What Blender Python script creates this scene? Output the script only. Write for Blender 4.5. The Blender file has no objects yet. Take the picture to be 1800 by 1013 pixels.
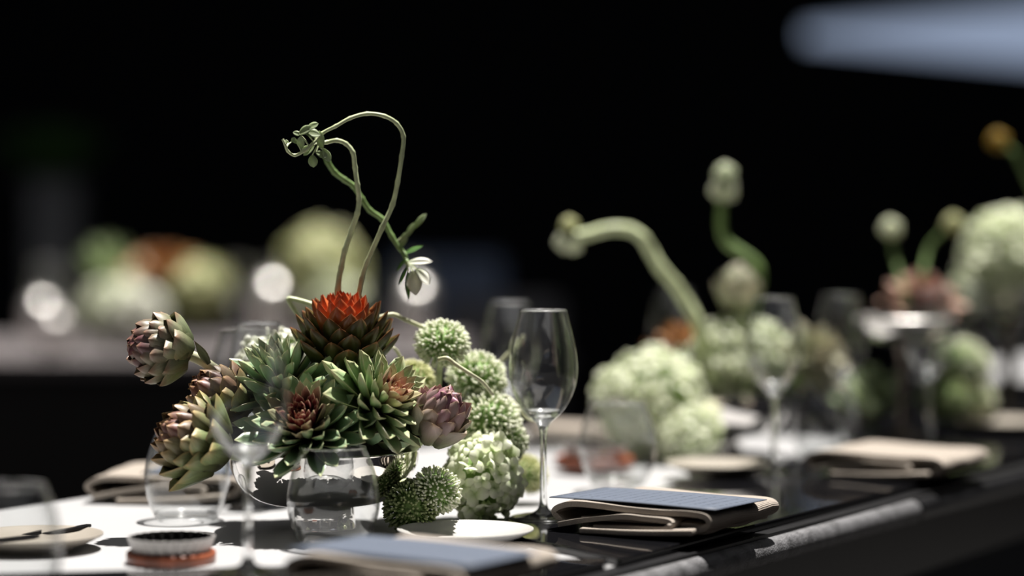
import bpy, math, random
import numpy as np
from mathutils import Vector, Matrix, Quaternion

random.seed(7)
SC = bpy.context.scene
COL = SC.collection
PI = math.pi
FPX, HZ, HC, ZT = 4250.0, 376.0, 0.348, 0.75      # focal length in px, horizon row, eye above table, table height

# ------------------------------------------------------------------ camera
cd = bpy.data.cameras.new('camera')
cam = bpy.data.objects.new('camera', cd); COL.objects.link(cam)
cam.location = (0, 0, ZT + HC); cam.rotation_euler = (PI/2, 0, 0)
cd.sensor_width = 36; cd.lens = FPX*36/1800
cd.shift_y = -(506.5 - HZ)/1800
cd.clip_start = 0.05; cd.clip_end = 200
cd.dof.use_dof = True; cd.dof.focus_distance = 2.60; cd.dof.aperture_fstop = 1.22
SC.camera = cam

# ------------------------------------------------------------------ world, sun, exposure
w = bpy.data.worlds.new('world'); SC.world = w; w.use_nodes = True
nt = w.node_tree; bg = nt.nodes['Background']
tcw = nt.nodes.new('ShaderNodeTexCoord'); spw = nt.nodes.new('ShaderNodeSeparateXYZ'); nt.links.new(tcw.outputs['Generated'], spw.inputs[0])
rw = nt.nodes.new('ShaderNodeValToRGB'); e = rw.color_ramp.elements      # hazy sky: bluer at the horizon, whiter overhead
e[0].position = 0.0; e[0].color = (0.30, 0.375, 0.53, 1); e[1].position = 0.6; e[1].color = (0.27, 0.265, 0.265, 1)
nt.links.new(spw.outputs['Z'], rw.inputs['Fac']); nt.links.new(rw.outputs[0], bg.inputs[0]); bg.inputs[1].default_value = 0.88

SUN_DIR = Vector((0.13, 0.17, 0.97)).normalized()   # towards the sun: high, a little behind the table and to the right
sl = bpy.data.lights.new('sun', 'SUN'); sl.energy = 11.0; sl.angle = math.radians(0.9); sl.color = (1.0, 0.955, 0.90)
sun = bpy.data.objects.new('sun', sl); COL.objects.link(sun)
sun.location = (2, 6, 9); sun.rotation_euler = SUN_DIR.to_track_quat('Z', 'Y').to_euler()

vs = SC.view_settings
vs.view_transform = 'Standard'; vs.look = 'None'; vs.exposure = 0.0; vs.gamma = 1.0; vs.use_curve_mapping = False
cy = SC.cycles
cy.max_bounces = 14; cy.transparent_max_bounces = 40; cy.transmission_bounces = 12; cy.glossy_bounces = 6; cy.diffuse_bounces = 4
cy.caustics_reflective = False; cy.caustics_refractive = False
cy.use_denoising = True; cy.sample_clamp_indirect = 20

# ------------------------------------------------------------------ places
def P(px, py, Y):                     # a point of the photograph at depth Y
    return Vector(((px-900)/FPX*Y, Y, ZT + HC - (py-HZ)/FPX*Y))
def T(px, py, z=0.0):                 # a point of the photograph on the plane z above the table
    Y = (HC - z)*FPX/(py - HZ)
    return Vector(((px-900)/FPX*Y, Y, ZT + z))
U = Vector((0.5225, 0.8526, 0)); V = Vector((0.8526, -0.5225, 0))   # along the table / towards the near edge
O = Vector((0.1106, 2.351, ZT))
def TB(u, v, z=0.0): return O + U*u + V*v + Vector((0, 0, z))

# ------------------------------------------------------------------ materials
def newmat(name):
    m = bpy.data.materials.new(name); m.use_nodes = True
    n = m.node_tree.nodes; b = n['Principled BSDF']
    return m, n, m.node_tree.links, b
def c4(c): return (c[0], c[1], c[2], 1.0)
def plain(name, col, rough=0.5, metal=0.0, var=0.12, scale=30.0, bump=0.0, bscale=200.0, coords='Object', spec=0.5):
    m, n, l, b = newmat(name)
    tc = n.new('ShaderNodeTexCoord')
    nz = n.new('ShaderNodeTexNoise'); nz.inputs['Scale'].default_value = scale; nz.inputs['Detail'].default_value = 4
    l.new(tc.outputs[coords], nz.inputs['Vector'])
    r = n.new('ShaderNodeValToRGB')
    r.color_ramp.elements[0].position = 0.3; r.color_ramp.elements[1].position = 0.7
    r.color_ramp.elements[0].color = c4([x*(1-var) for x in col]); r.color_ramp.elements[1].color = c4([min(1, x*(1+var)) for x in col])
    l.new(nz.outputs['Fac'], r.inputs['Fac']); l.new(r.outputs['Color'], b.inputs['Base Color'])
    b.inputs['Roughness'].default_value = rough; b.inputs['Metallic'].default_value = metal
    b.inputs['Specular IOR Level'].default_value = spec
    if bump > 0:
        n2 = n.new('ShaderNodeTexNoise'); n2.inputs['Scale'].default_value = bscale; n2.inputs['Detail'].default_value = 3
        l.new(tc.outputs[coords], n2.inputs['Vector'])
        bp = n.new('ShaderNodeBump'); bp.inputs['Strength'].default_value = bump; bp.inputs['Distance'].default_value = 0.002
        l.new(n2.outputs['Fac'], bp.inputs['Height']); l.new(bp.outputs['Normal'], b.inputs['Normal'])
    return m

def leafmat(name, A, B=None, edge=(0.4, 0.25, 0.08), edge_pow=5.0, edge_amt=0.8, rough=0.45, trans=0.25, stripe=0.25, rnd=0.3):
    """A, B: lists of (position, colour) along the leaf; the object's colour channel R blends A to B."""
    m, n, l, b = newmat(name)
    uv = n.new('ShaderNodeTexCoord'); sp = n.new('ShaderNodeSeparateXYZ'); l.new(uv.outputs['UV'], sp.inputs[0])
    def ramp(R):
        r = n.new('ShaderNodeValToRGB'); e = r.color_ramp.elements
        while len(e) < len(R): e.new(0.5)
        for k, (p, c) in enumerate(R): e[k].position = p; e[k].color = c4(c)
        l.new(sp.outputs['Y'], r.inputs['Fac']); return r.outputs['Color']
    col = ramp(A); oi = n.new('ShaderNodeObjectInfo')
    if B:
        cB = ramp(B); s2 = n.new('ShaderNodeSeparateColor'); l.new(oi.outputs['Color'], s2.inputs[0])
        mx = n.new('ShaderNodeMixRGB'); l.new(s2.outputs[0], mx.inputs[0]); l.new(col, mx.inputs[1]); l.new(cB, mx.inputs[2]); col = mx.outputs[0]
    # fine lengthwise streaks
    mp = n.new('ShaderNodeMapping'); mp.inputs['Scale'].default_value = (26, 2.5, 1); l.new(uv.outputs['UV'], mp.inputs[0])
    ad = n.new('ShaderNodeVectorMath'); ad.operation = 'ADD'; l.new(mp.outputs[0], ad.inputs[0]); l.new(oi.outputs['Random'], ad.inputs[1])
    nz = n.new('ShaderNodeTexNoise'); nz.inputs['Scale'].default_value = 1.0; nz.inputs['Detail'].default_value = 3; l.new(ad.outputs[0], nz.inputs['Vector'])
    ma = n.new('ShaderNodeMath'); ma.operation = 'MULTIPLY_ADD'; ma.inputs[1].default_value = stripe*2; ma.inputs[2].default_value = 1-stripe
    l.new(nz.outputs['Fac'], ma.inputs[0])
    mb = n.new('ShaderNodeMath'); mb.operation = 'MULTIPLY_ADD'; mb.inputs[1].default_value = rnd; mb.inputs[2].default_value = 1-rnd/2
    l.new(oi.outputs['Random'], mb.inputs[0])
    mc = n.new('ShaderNodeMath'); mc.operation = 'MULTIPLY'; l.new(ma.outputs[0], mc.inputs[0]); l.new(mb.outputs[0], mc.inputs[1])
    vm = n.new('ShaderNodeVectorMath'); vm.operation = 'SCALE'; l.new(col, vm.inputs[0]); l.new(mc.outputs[0], vm.inputs['Scale'])
    # dry edges
    e1 = n.new('ShaderNodeMath'); e1.operation = 'MULTIPLY_ADD'; e1.inputs[1].default_value = 2; e1.inputs[2].default_value = -1; l.new(sp.outputs['X'], e1.inputs[0])
    e2 = n.new('ShaderNodeMath'); e2.operation = 'ABSOLUTE'; l.new(e1.outputs[0], e2.inputs[0])
    e2b = n.new('ShaderNodeMath'); e2b.operation = 'MAXIMUM'; l.new(e2.outputs[0], e2b.inputs[0]); l.new(sp.outputs['Y'], e2b.inputs[1])
    e3 = n.new('ShaderNodeMath'); e3.operation = 'POWER'; e3.inputs[1].default_value = edge_pow*2.2; l.new(e2b.outputs[0], e3.inputs[0])
    e4 = n.new('ShaderNodeMath'); e4.operation = 'MULTIPLY'; e4.inputs[1].default_value = edge_amt; l.new(e3.outputs[0], e4.inputs[0])
    mx2 = n.new('ShaderNodeMixRGB'); l.new(e4.outputs[0], mx2.inputs[0]); l.new(vm.outputs[0], mx2.inputs[1]); mx2.inputs[2].default_value = c4(edge)
    l.new(mx2.outputs[0], b.inputs['Base Color']); b.inputs['Roughness'].default_value = rough
    tr = n.new('ShaderNodeBsdfTranslucent'); l.new(mx2.outputs[0], tr.inputs[0])
    ms = n.new('ShaderNodeMixShader'); ms.inputs[0].default_value = trans
    l.new(b.outputs[0], ms.inputs[1]); l.new(tr.outputs[0], ms.inputs[2])
    l.new(ms.outputs[0], n['Material Output'].inputs[0])
    return m

def thin_glass(name, tint=(0.985, 0.99, 0.99)):
    m, n, l, b = newmat(name)
    lw = n.new('ShaderNodeLayerWeight'); lw.inputs['Blend'].default_value = 0.5
    p = n.new('ShaderNodeMath'); p.operation = 'POWER'; p.inputs[1].default_value = 3.2; l.new(lw.outputs['Facing'], p.inputs[0])
    q = n.new('ShaderNodeMath'); q.operation = 'MULTIPLY_ADD'; q.inputs[1].default_value = 0.92; q.inputs[2].default_value = 0.05; l.new(p.outputs[0], q.inputs[0])
    t = n.new('ShaderNodeBsdfTransparent'); t.inputs[0].default_value = c4(tint)
    g = n.new('ShaderNodeBsdfGlossy'); g.inputs['Roughness'].default_value = 0.02
    g2 = n.new('ShaderNodeBsdfGlossy'); g2.inputs['Roughness'].default_value = 0.22
    gm = n.new('ShaderNodeMixShader'); gm.inputs[0].default_value = 0.3; l.new(g.outputs[0], gm.inputs[1]); l.new(g2.outputs[0], gm.inputs[2])
    ms = n.new('ShaderNodeMixShader'); l.new(q.outputs[0], ms.inputs[0]); l.new(t.outputs[0], ms.inputs[1]); l.new(gm.outputs[0], ms.inputs[2])
    l.new(ms.outputs[0], n['Material Output'].inputs[0]); n.remove(b)
    return m
def solid_glass(name):
    m, n, l, b = newmat(name)
    b.inputs['Base Color'].default_value = (0.98, 0.99, 0.99, 1); b.inputs['Roughness'].default_value = 0.0
    b.inputs['Transmission Weight'].default_value = 1.0; b.inputs['IOR'].default_value = 1.5
    b.inputs['Coat Weight'].default_value = 0.6; b.inputs['Coat Roughness'].default_value = 0.22
    return m

M = {}
M['floor'] = plain('dark_floor', (0.012, 0.011, 0.011), 0.7, var=0.3, scale=3)
M['wall'] = plain('dark_wall', (0.004, 0.004, 0.0042), 0.8, var=0.3, scale=2)
M['lightblock'] = plain('dark_light_block', (0.012, 0.012, 0.012), 0.9, var=0.2, scale=2)
M['white'] = plain('white_tabletop', (0.345, 0.345, 0.35), 0.45, var=0.015, scale=9, spec=0.3)
M['trim'] = plain('worn_grey_edge', (0.10, 0.10, 0.105), 0.45, var=0.5, scale=60, bump=0.8, bscale=420)
M['black'] = plain('black_lacquer', (0.008, 0.008, 0.009), 0.35, var=0.3, scale=20)
M['skirt'] = plain('black_cloth', (0.010, 0.009, 0.009), 0.9, var=0.3, scale=40)
M['silver'] = plain('polished_silver', (0.86, 0.83, 0.80), 0.035, 1.0, var=0.02, scale=8)
M['satin'] = plain('satin_silver', (0.88, 0.85, 0.82), 0.38, 1.0, var=0.03, scale=20)
M['whiterefl'] = plain('white_reflection', (0.50, 0.485, 0.47), 0.3, var=0.03, scale=60)  # outside of the tins: reflected white table put into the colour
M['darkrefl'] = plain('dark_reflection', (0.03, 0.028, 0.027), 0.25, 0.7, var=0.3, scale=60)  # inside of the tins: reflected dark surroundings put into the colour
M['darksilver'] = plain('dark_silver', (0.16, 0.135, 0.12), 0.3, 1.0, var=0.2, scale=20)  # darker metal for the compote pedestals
M['tin'] = plain('tin_metal', (0.88, 0.85, 0.83), 0.16, 1.0, var=0.05, scale=60)
M['wood'] = plain('red_brown_wood', (0.20, 0.055, 0.025), 0.35, var=0.45, scale=40)
M['plate'] = plain('glazed_white', (0.44, 0.43, 0.415), 0.22, var=0.02, scale=20)
M['beige'] = plain('glazed_beige', (0.30, 0.27, 0.23), 0.3, var=0.05, scale=40)
M['knife'] = plain('black_metal', (0.012, 0.012, 0.013), 0.25, 0.6, var=0.2, scale=60)
M['green'] = plain('stem_green', (0.52, 0.58, 0.34), 0.45, var=0.25, scale=70)
M['dgreen'] = plain('stem_dark_green', (0.16, 0.25, 0.08), 0.5, var=0.3, scale=70)
M['pale'] = plain('pale_stem', (0.50, 0.50, 0.33), 0.5, var=0.2, scale=70)
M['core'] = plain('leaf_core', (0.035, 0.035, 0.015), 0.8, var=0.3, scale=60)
M['gcore'] = plain('green_core', (0.20, 0.32, 0.09), 0.7, var=0.3, scale=90)
M['bluegrey'] = plain('blue_grey_cloth', (0.26, 0.32, 0.45), 0.8, var=0.1, scale=20)
M['colgrey'] = plain('grey_column', (0.30, 0.29, 0.28), 0.8, var=0.2, scale=6)
M['glass'] = thin_glass('clear_glass'); M['sglass'] = solid_glass('solid_clear_glass')

def black_glass():
    m, n, l, b = newmat('black_glass')
    tc = n.new('ShaderNodeTexCoord'); nz = n.new('ShaderNodeTexNoise'); nz.inputs['Scale'].default_value = 900; nz.inputs['Detail'].default_value = 2
    l.new(tc.outputs['Object'], nz.inputs['Vector'])
    r = n.new('ShaderNodeValToRGB'); r.color_ramp.elements[0].position = 0.70; r.color_ramp.elements[1].position = 0.80
    r.color_ramp.elements[0].color = (0.006, 0.006, 0.007, 1); r.color_ramp.elements[1].color = (0.09, 0.09, 0.10, 1)
    l.new(nz.outputs['Fac'], r.inputs['Fac']); l.new(r.outputs[0], b.inputs['Base Color'])
    b.inputs['Roughness'].default_value = 0.03; b.inputs['IOR'].default_value = 1.52
    return m
M['bglass'] = black_glass()

def linen(name, col):
    m, n, l, b = newmat(name)
    tc = n.new('ShaderNodeTexCoord')
    w1 = n.new('ShaderNodeTexWave'); w1.inputs['Scale'].default_value = 260; w1.inputs['Distortion'].default_value = 1.2; w1.bands_direction = 'X'
    w2 = n.new('ShaderNodeTexWave'); w2.inputs['Scale'].default_value = 260; w2.inputs['Distortion'].default_value = 1.2; w2.bands_direction = 'Y'
    nz = n.new('ShaderNodeTexNoise'); nz.inputs['Scale'].default_value = 500
    for x in (w1, w2, nz): l.new(tc.outputs['UV' if x is not nz else 'Object'], x.inputs['Vector'])
    a = n.new('ShaderNodeMath'); l.new(w1.outputs['Fac'], a.inputs[0]); l.new(w2.outputs['Fac'], a.inputs[1])
    a2 = n.new('ShaderNodeMath'); l.new(a.outputs[0], a2.inputs[0]); l.new(nz.outputs['Fac'], a2.inputs[1])
    bp = n.new('ShaderNodeBump'); bp.inputs['Strength'].default_value = 0.55; bp.inputs['Distance'].default_value = 0.0012
    l.new(a2.outputs[0], bp.inputs['Height']); l.new(bp.outputs[0], b.inputs['Normal'])
    r = n.new('ShaderNodeValToRGB'); r.color_ramp.elements[0].color = c4([x*0.8 for x in col]); r.color_ramp.elements[1].color = c4(col)
    l.new(nz.outputs['Fac'], r.inputs['Fac']); l.new(r.outputs[0], b.inputs['Base Color'])
    b.inputs['Roughness'].default_value = 0.9; b.inputs['Specular IOR Level'].default_value = 0.1
    return m
M['linen'] = linen('beige_linen', (0.41, 0.36, 0.31))

def card_mat():
    m, n, l, b = newmat('slate_blue_card')
    tc = n.new('ShaderNodeTexCoord'); sp = n.new('ShaderNodeSeparateXYZ'); l.new(tc.outputs['UV'], sp.inputs[0])
    fr = n.new('ShaderNodeMath'); fr.operation = 'MULTIPLY'; fr.inputs[1].default_value = 15; l.new(sp.outputs['X'], fr.inputs[0])
    f2 = n.new('ShaderNodeMath'); f2.operation = 'FRACT'; l.new(fr.outputs[0], f2.inputs[0])
    lt = n.new('ShaderNodeMath'); lt.operation = 'LESS_THAN'; lt.inputs[1].default_value = 0.22; l.new(f2.outputs[0], lt.inputs[0])
    fl = n.new('ShaderNodeMath'); fl.operation = 'FLOOR'; l.new(fr.outputs[0], fl.inputs[0])
    cb = n.new('ShaderNodeCombineXYZ'); l.new(fl.outputs[0], cb.inputs[0])
    my = n.new('ShaderNodeMath'); my.operation = 'MULTIPLY'; my.inputs[1].default_value = 26; l.new(sp.outputs['Y'], my.inputs[0]); l.new(my.outputs[0], cb.inputs[1])
    nz = n.new('ShaderNodeTexNoise'); nz.inputs['Scale'].default_value = 1.0; nz.inputs['Detail'].default_value = 2; l.new(cb.outputs[0], nz.inputs['Vector'])
    gt = n.new('ShaderNodeMath'); gt.operation = 'GREATER_THAN'; gt.inputs[1].default_value = 0.5; l.new(nz.outputs['Fac'], gt.inputs[0])
    # margins
    mg = n.new('ShaderNodeMath'); mg.operation = 'SUBTRACT'; mg.inputs[1].default_value = 0.5; l.new(sp.outputs['Y'], mg.inputs[0])
    mga = n.new('ShaderNodeMath'); mga.operation = 'ABSOLUTE'; l.new(mg.outputs[0], mga.inputs[0])
    mgl = n.new('ShaderNodeMath'); mgl.operation = 'LESS_THAN'; mgl.inputs[1].default_value = 0.36; l.new(mga.outputs[0], mgl.inputs[0])
    mu = n.new('ShaderNodeMath'); mu.operation = 'MULTIPLY'; l.new(lt.outputs[0], mu.inputs[0]); l.new(gt.outputs[0], mu.inputs[1])
    mv = n.new('ShaderNodeMath'); mv.operation = 'MULTIPLY'; l.new(mu.outputs[0], mv.inputs[0]); l.new(mgl.outputs[0], mv.inputs[1])
    mx = n.new('ShaderNodeMixRGB'); l.new(mv.outputs[0], mx.inputs[0])
    mx.inputs[1].default_value = (0.080, 0.097, 0.132, 1); mx.inputs[2].default_value = (0.034, 0.043, 0.062, 1)
    l.new(mx.outputs[0], b.inputs['Base Color']); b.inputs['Roughness'].default_value = 0.6; b.inputs['Specular IOR Level'].default_value = 0.3
    return m
M['card'] = card_mat()

# botanical colours; bract and rosette bases also darkened for shade in the gaps
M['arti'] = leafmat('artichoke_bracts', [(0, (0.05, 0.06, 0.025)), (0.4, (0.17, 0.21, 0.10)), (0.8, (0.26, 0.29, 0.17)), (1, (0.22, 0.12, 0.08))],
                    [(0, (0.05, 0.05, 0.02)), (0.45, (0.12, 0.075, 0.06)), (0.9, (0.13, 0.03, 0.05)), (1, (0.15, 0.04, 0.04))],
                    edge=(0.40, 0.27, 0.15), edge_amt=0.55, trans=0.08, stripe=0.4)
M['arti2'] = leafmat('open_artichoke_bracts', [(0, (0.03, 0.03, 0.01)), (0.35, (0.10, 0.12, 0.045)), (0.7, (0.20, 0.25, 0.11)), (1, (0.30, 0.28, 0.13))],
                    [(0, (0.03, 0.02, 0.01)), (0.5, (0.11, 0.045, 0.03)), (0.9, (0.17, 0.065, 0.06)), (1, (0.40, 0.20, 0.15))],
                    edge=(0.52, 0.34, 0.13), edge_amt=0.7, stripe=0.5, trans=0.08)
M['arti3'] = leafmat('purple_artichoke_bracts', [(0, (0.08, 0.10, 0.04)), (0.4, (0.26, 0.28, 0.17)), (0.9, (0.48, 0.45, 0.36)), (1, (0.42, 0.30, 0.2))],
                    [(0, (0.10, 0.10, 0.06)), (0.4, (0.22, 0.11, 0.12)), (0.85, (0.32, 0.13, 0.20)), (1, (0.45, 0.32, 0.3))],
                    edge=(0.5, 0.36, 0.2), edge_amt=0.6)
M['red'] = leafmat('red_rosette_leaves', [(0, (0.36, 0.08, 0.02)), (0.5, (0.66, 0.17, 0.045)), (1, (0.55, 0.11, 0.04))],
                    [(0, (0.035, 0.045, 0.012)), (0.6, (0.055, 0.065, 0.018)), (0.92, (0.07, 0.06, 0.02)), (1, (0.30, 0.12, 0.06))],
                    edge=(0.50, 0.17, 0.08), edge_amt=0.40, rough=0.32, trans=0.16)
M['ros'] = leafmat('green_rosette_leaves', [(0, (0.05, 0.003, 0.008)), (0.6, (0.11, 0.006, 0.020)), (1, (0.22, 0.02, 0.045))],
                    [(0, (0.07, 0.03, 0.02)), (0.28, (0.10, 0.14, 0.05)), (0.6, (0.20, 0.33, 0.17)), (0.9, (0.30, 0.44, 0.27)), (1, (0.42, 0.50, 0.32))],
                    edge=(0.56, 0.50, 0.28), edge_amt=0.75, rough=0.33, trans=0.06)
M['ros2'] = leafmat('pink_green_rosette_leaves', [(0, (0.20, 0.04, 0.06)), (0.5, (0.50, 0.16, 0.19)), (1, (0.5, 0.34, 0.2))],
                    [(0, (0.06, 0.07, 0.03)), (0.35, (0.14, 0.20, 0.07)), (0.7, (0.26, 0.38, 0.19)), (1, (0.48, 0.50, 0.30))],
                    edge=(0.55, 0.50, 0.28), edge_amt=0.65, rough=0.33, trans=0.06)
M['palero'] = leafmat('pale_rosette_leaves', [(0, (0.3, 0.33, 0.18)), (1, (0.66, 0.62, 0.5))], [(0, (0.2, 0.26, 0.1)), (0.5, (0.40, 0.45, 0.28)), (1, (0.75, 0.70, 0.58))], edge=(0.7, 0.6, 0.45), edge_amt=0.4)
M['pink'] = leafmat('pink_rosette_leaves', [(0, (0.3, 0.12, 0.1)), (1, (0.55, 0.33, 0.27))], [(0, (0.2, 0.1, 0.06)), (1, (0.5, 0.3, 0.22))], edge=(0.6, 0.4, 0.3), edge_amt=0.4)
M['orange'] = leafmat('orange_leaves', [(0, (0.3, 0.1, 0.03)), (1, (0.55, 0.26, 0.1))], [(0, (0.2, 0.12, 0.04)), (1, (0.5, 0.3, 0.12))], edge=(0.6, 0.4, 0.2), edge_amt=0.3)
M['leaf'] = leafmat('vine_leaf', [(0, (0.34, 0.42, 0.20)), (1, (0.52, 0.60, 0.40))], edge=(0.5, 0.6, 0.38), edge_amt=0.3, trans=0.45)
M['bigleaf'] = leafmat('broad_leaf', [(0, (0.08, 0.18, 0.04)), (1, (0.14, 0.30, 0.08))], edge=(0.2, 0.36, 0.1), edge_amt=0.3, trans=0.35)
M['allium'] = leafmat('allium_florets', [(0, (0.20, 0.38, 0.08)), (0.40, (0.50, 0.62, 0.32)), (0.75, (0.82, 0.85, 0.66)), (1, (0.90, 0.90, 0.78))], edge_amt=0.0, trans=0.3, stripe=0.05, rnd=0.1)
M['alliumg'] = leafmat('green_allium_florets', [(0, (0.06, 0.13, 0.02)), (0.5, (0.17, 0.28, 0.07)), (1, (0.52, 0.58, 0.30))], edge_amt=0.0, trans=0.3, stripe=0.05, rnd=0.1)
M['alliumy'] = leafmat('yellow_allium_florets', [(0, (0.2, 0.26, 0.05)), (0.5, (0.52, 0.55, 0.24)), (1, (0.82, 0.80, 0.52))], edge_amt=0.0, trans=0.3, stripe=0.05, rnd=0.1)
M['hyd'] = leafmat('hydrangea_sepals', [(0, (0.46, 0.58, 0.26)), (0.35, (0.72, 0.78, 0.54)), (1, (0.88, 0.88, 0.74))], edge_amt=0.0, trans=0.35, stripe=0.08, rnd=0.2)
M['hydw'] = leafmat('white_petals', [(0, (0.55, 0.6, 0.42)), (0.4, (0.80, 0.80, 0.70)), (1, (0.88, 0.87, 0.80))], edge_amt=0.0, trans=0.3, stripe=0.08, rnd=0.15)

# ------------------------------------------------------------------ mesh helpers
def mesh(name, v, f, mat, uv=None, smooth=True):
    me = bpy.data.meshes.new(name)
    me.from_pydata([tuple(p) for p in v], [], f)
    if uv is not None:
        L = me.uv_layers.new(name='UVMap')
        idx = np.empty(len(me.loops), np.int32); me.loops.foreach_get('vertex_index', idx)
        L.data.foreach_set('uv', np.asarray(uv, np.float32)[idx].ravel())
    if smooth: me.polygons.foreach_set('use_smooth', [True]*len(me.polygons))
    if mat: me.materials.append(mat)
    me.update()
    return me
def link(name, me, parent=None, mtx=None):
    o = bpy.data.objects.new(name, me); COL.objects.link(o)
    if parent is not None: o.parent = parent
    if mtx is not None: o.matrix_basis = mtx
    return o
def mk(name, v, f, mat, parent=None, uv=None, smooth=True, world=False):
    if world and parent is not None:
        inv = parent.matrix_basis.inverted(); v = [inv @ Vector(p) for p in v]
    return link(name, mesh(name, v, f, mat, uv, smooth), parent)
def tag(o, label=None, cat=None, group=None, kind=None):
    if label: o['label'] = label
    if cat: o['category'] = cat
    if group: o['group'] = group
    if kind: o['kind'] = kind
    return o
def thing(name, label, cat, loc=(0, 0, 0), rz=0.0, group=None, axis=None, scale=1.0):
    o = bpy.data.objects.new(name, None); COL.objects.link(o); o.empty_display_size = 0.02
    R = Vector(axis).normalized().to_track_quat('Z', 'Y').to_matrix().to_4x4() if axis is not None else Matrix.Rotation(rz, 4, 'Z')
    o.matrix_basis = Matrix.Translation(Vector(loc)) @ R @ Matrix.Scale(scale, 4)
    return tag(o, label, cat, group)
def copy_tree(o, parent=None):
    c = o.copy(); COL.objects.link(c)
    if parent is not None: c.parent = parent
    for ch in list(o.children): copy_tree(ch, c)
    return c

def box(x0, x1, y0, y1, z0, z1):
    v = [(x0,y0,z0),(x1,y0,z0),(x1,y1,z0),(x0,y1,z0),(x0,y0,z1),(x1,y0,z1),(x1,y1,z1),(x0,y1,z1)]
    return v, [(0,3,2,1),(4,5,6,7),(0,1,5,4),(1,2,6,5),(2,3,7,6),(3,0,4,7)]
def join(parts):
    V_, F_ = [], []
    for v, f in parts:
        k = len(V_); V_ += list(v); F_ += [tuple(i+k for i in q) for q in f]
    return V_, F_
def prism(pts, z0, z1):               # pts: ccw list of (x, y)
    n = len(pts)
    v = [(p[0], p[1], z0) for p in pts] + [(p[0], p[1], z1) for p in pts]
    f = [tuple(range(n-1, -1, -1)), tuple(range(n, 2*n))] + [(i, (i+1) % n, n+(i+1) % n, n+i) for i in range(n)]
    return v, f
def lathe(prof, n=48, mod=None):
    v, f, uv = [], [], []; rings = []
    for k, (r, z) in enumerate(prof):
        if r < 1e-6:
            rings.append([len(v)]); v.append((0, 0, z))
        else:
            s = len(v)
            for i in range(n):
                a = 2*PI*i/n; rr = r*(mod(a, k) if mod else 1.0)
                v.append((rr*math.cos(a), rr*math.sin(a), z))
            rings.append(list(range(s, s+n)))
    for a, b in zip(rings, rings[1:]):
        for i in range(n):
            j = (i+1) % n
            if len(a) == 1 and len(b) == 1: continue
            if len(a) == 1: f.append((a[0], b[j], b[i]))
            elif len(b) == 1: f.append((a[i], a[j], b[0]))
            else: f.append((a[i], a[j], b[j], b[i]))
    return v, f
def catmull(pts, sub=6):
    pts = [Vector(p) for p in pts]; out = []
    n = len(pts)
    for i in range(n-1):
        p0, p1, p2, p3 = pts[max(i-1, 0)], pts[i], pts[i+1], pts[min(i+2, n-1)]
        for k in range(sub):
            t = k/sub
            out.append(0.5*((2*p1) + (p2-p0)*t + (2*p0-5*p1+4*p2-p3)*t*t + (3*p1-p0-3*p2+p3)*t**3))
    out.append(pts[-1]); return out
def smoothprof(pts, sub=5):
    return [(max(0.0, p.x), p.y) for p in catmull([(a, b, 0) for a, b in pts], sub)]
def tube(pts, rad, n=8, sub=6, knots=0.0):
    c = catmull(pts, sub); m = len(c)
    R = [rad[0] + (rad[-1]-rad[0])*i/(m-1) if len(rad) == 2 else rad[min(i//sub, len(rad)-1)] for i in range(m)]
    if knots: R = [r*(1+knots*(1 if i % (sub*1) == 0 else 0)) for i, r in enumerate(R)]
    v, f = [], []; ref = Vector((0, 1, 0.1)).normalized()
    for i, p in enumerate(c):
        t = (c[min(i+1, m-1)] - c[max(i-1, 0)]).normalized()
        a = (ref - t*ref.dot(t))
        if a.length < 1e-4: a = Vector((1, 0, 0)) - t*t.x
        a.normalize(); ref = a; b = t.cross(a)
        for k in range(n):
            q = 2*PI*k/n; v.append(p + (a*math.cos(q) + b*math.sin(q))*R[i])
    for i in range(m-1):
        for k in range(n):
            j = (k+1) % n; f.append((i*n+k, i*n+j, (i+1)*n+j, (i+1)*n+k))
    f.append(tuple(range(n-1, -1, -1))); f.append(tuple((m-1)*n+k for k in range(n)))
    return v, f
def ellipsoid(c, rx, ry, rz, nu=14, nv=9):
    v, f = lathe([(math.sin(PI*i/nv), -math.cos(PI*i/nv)) for i in range(nv+1)], nu)
    return [Vector((c[0]+x*rx, c[1]+y*ry, c[2]+z*rz)) for x, y, z in v], f

def leaf_geo(W=0.5, m=0.45, base=0.5, p=1.0, cup=0.35, bend=0.15, thick=0.06, nu=4, nv=6, wav=0.0, seed=0):
    """unit-length leaf along +Z, width along X, outer side +Y; two skins"""
    rg = random.Random(seed); v, f, uv = [], [], []
    for skin in (0, 1):
        for j in range(nv+1):
            t = j/nv
            w_ = base+(1-base)*math.sin(PI/2*t/m) if t < m else max(0.0, math.cos(PI/2*(t-m)/(1-m)))**p
            w_ = max(w_, 0.02)*W/2
            for i in range(nu+1):
                s = i/nu*2-1; x = s*w_
                y = -cup*(s*s)*w_ - bend*t*t + skin*thick*(1-s*s*0.9)*min(1, (1-t)*4+0.15)
                y += wav*math.sin(t*9+s*2+seed)*abs(s)*w_
                v.append((x, y, t)); uv.append((s/2+0.5, t))
    o = (nu+1)*(nv+1)
    for j in range(nv):
        for i in range(nu):
            a = j*(nu+1)+i; q = (a, a+1, a+nu+2, a+nu+1)
            f.append(q); f.append(tuple(x+o for x in reversed(q)))
    for j in range(nv):
        for i, sgn in ((0, 1), (nu, -1)):
            a = j*(nu+1)+i; q = (a, a+nu+1, a+nu+1+o, a+o)
            f.append(q if sgn > 0 else tuple(reversed(q)))
    return v, f, uv
def leaf_mesh(name, mat, **k):
    v, f, uv = leaf_geo(**k); return mesh(name, v, f, mat, uv)
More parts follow.
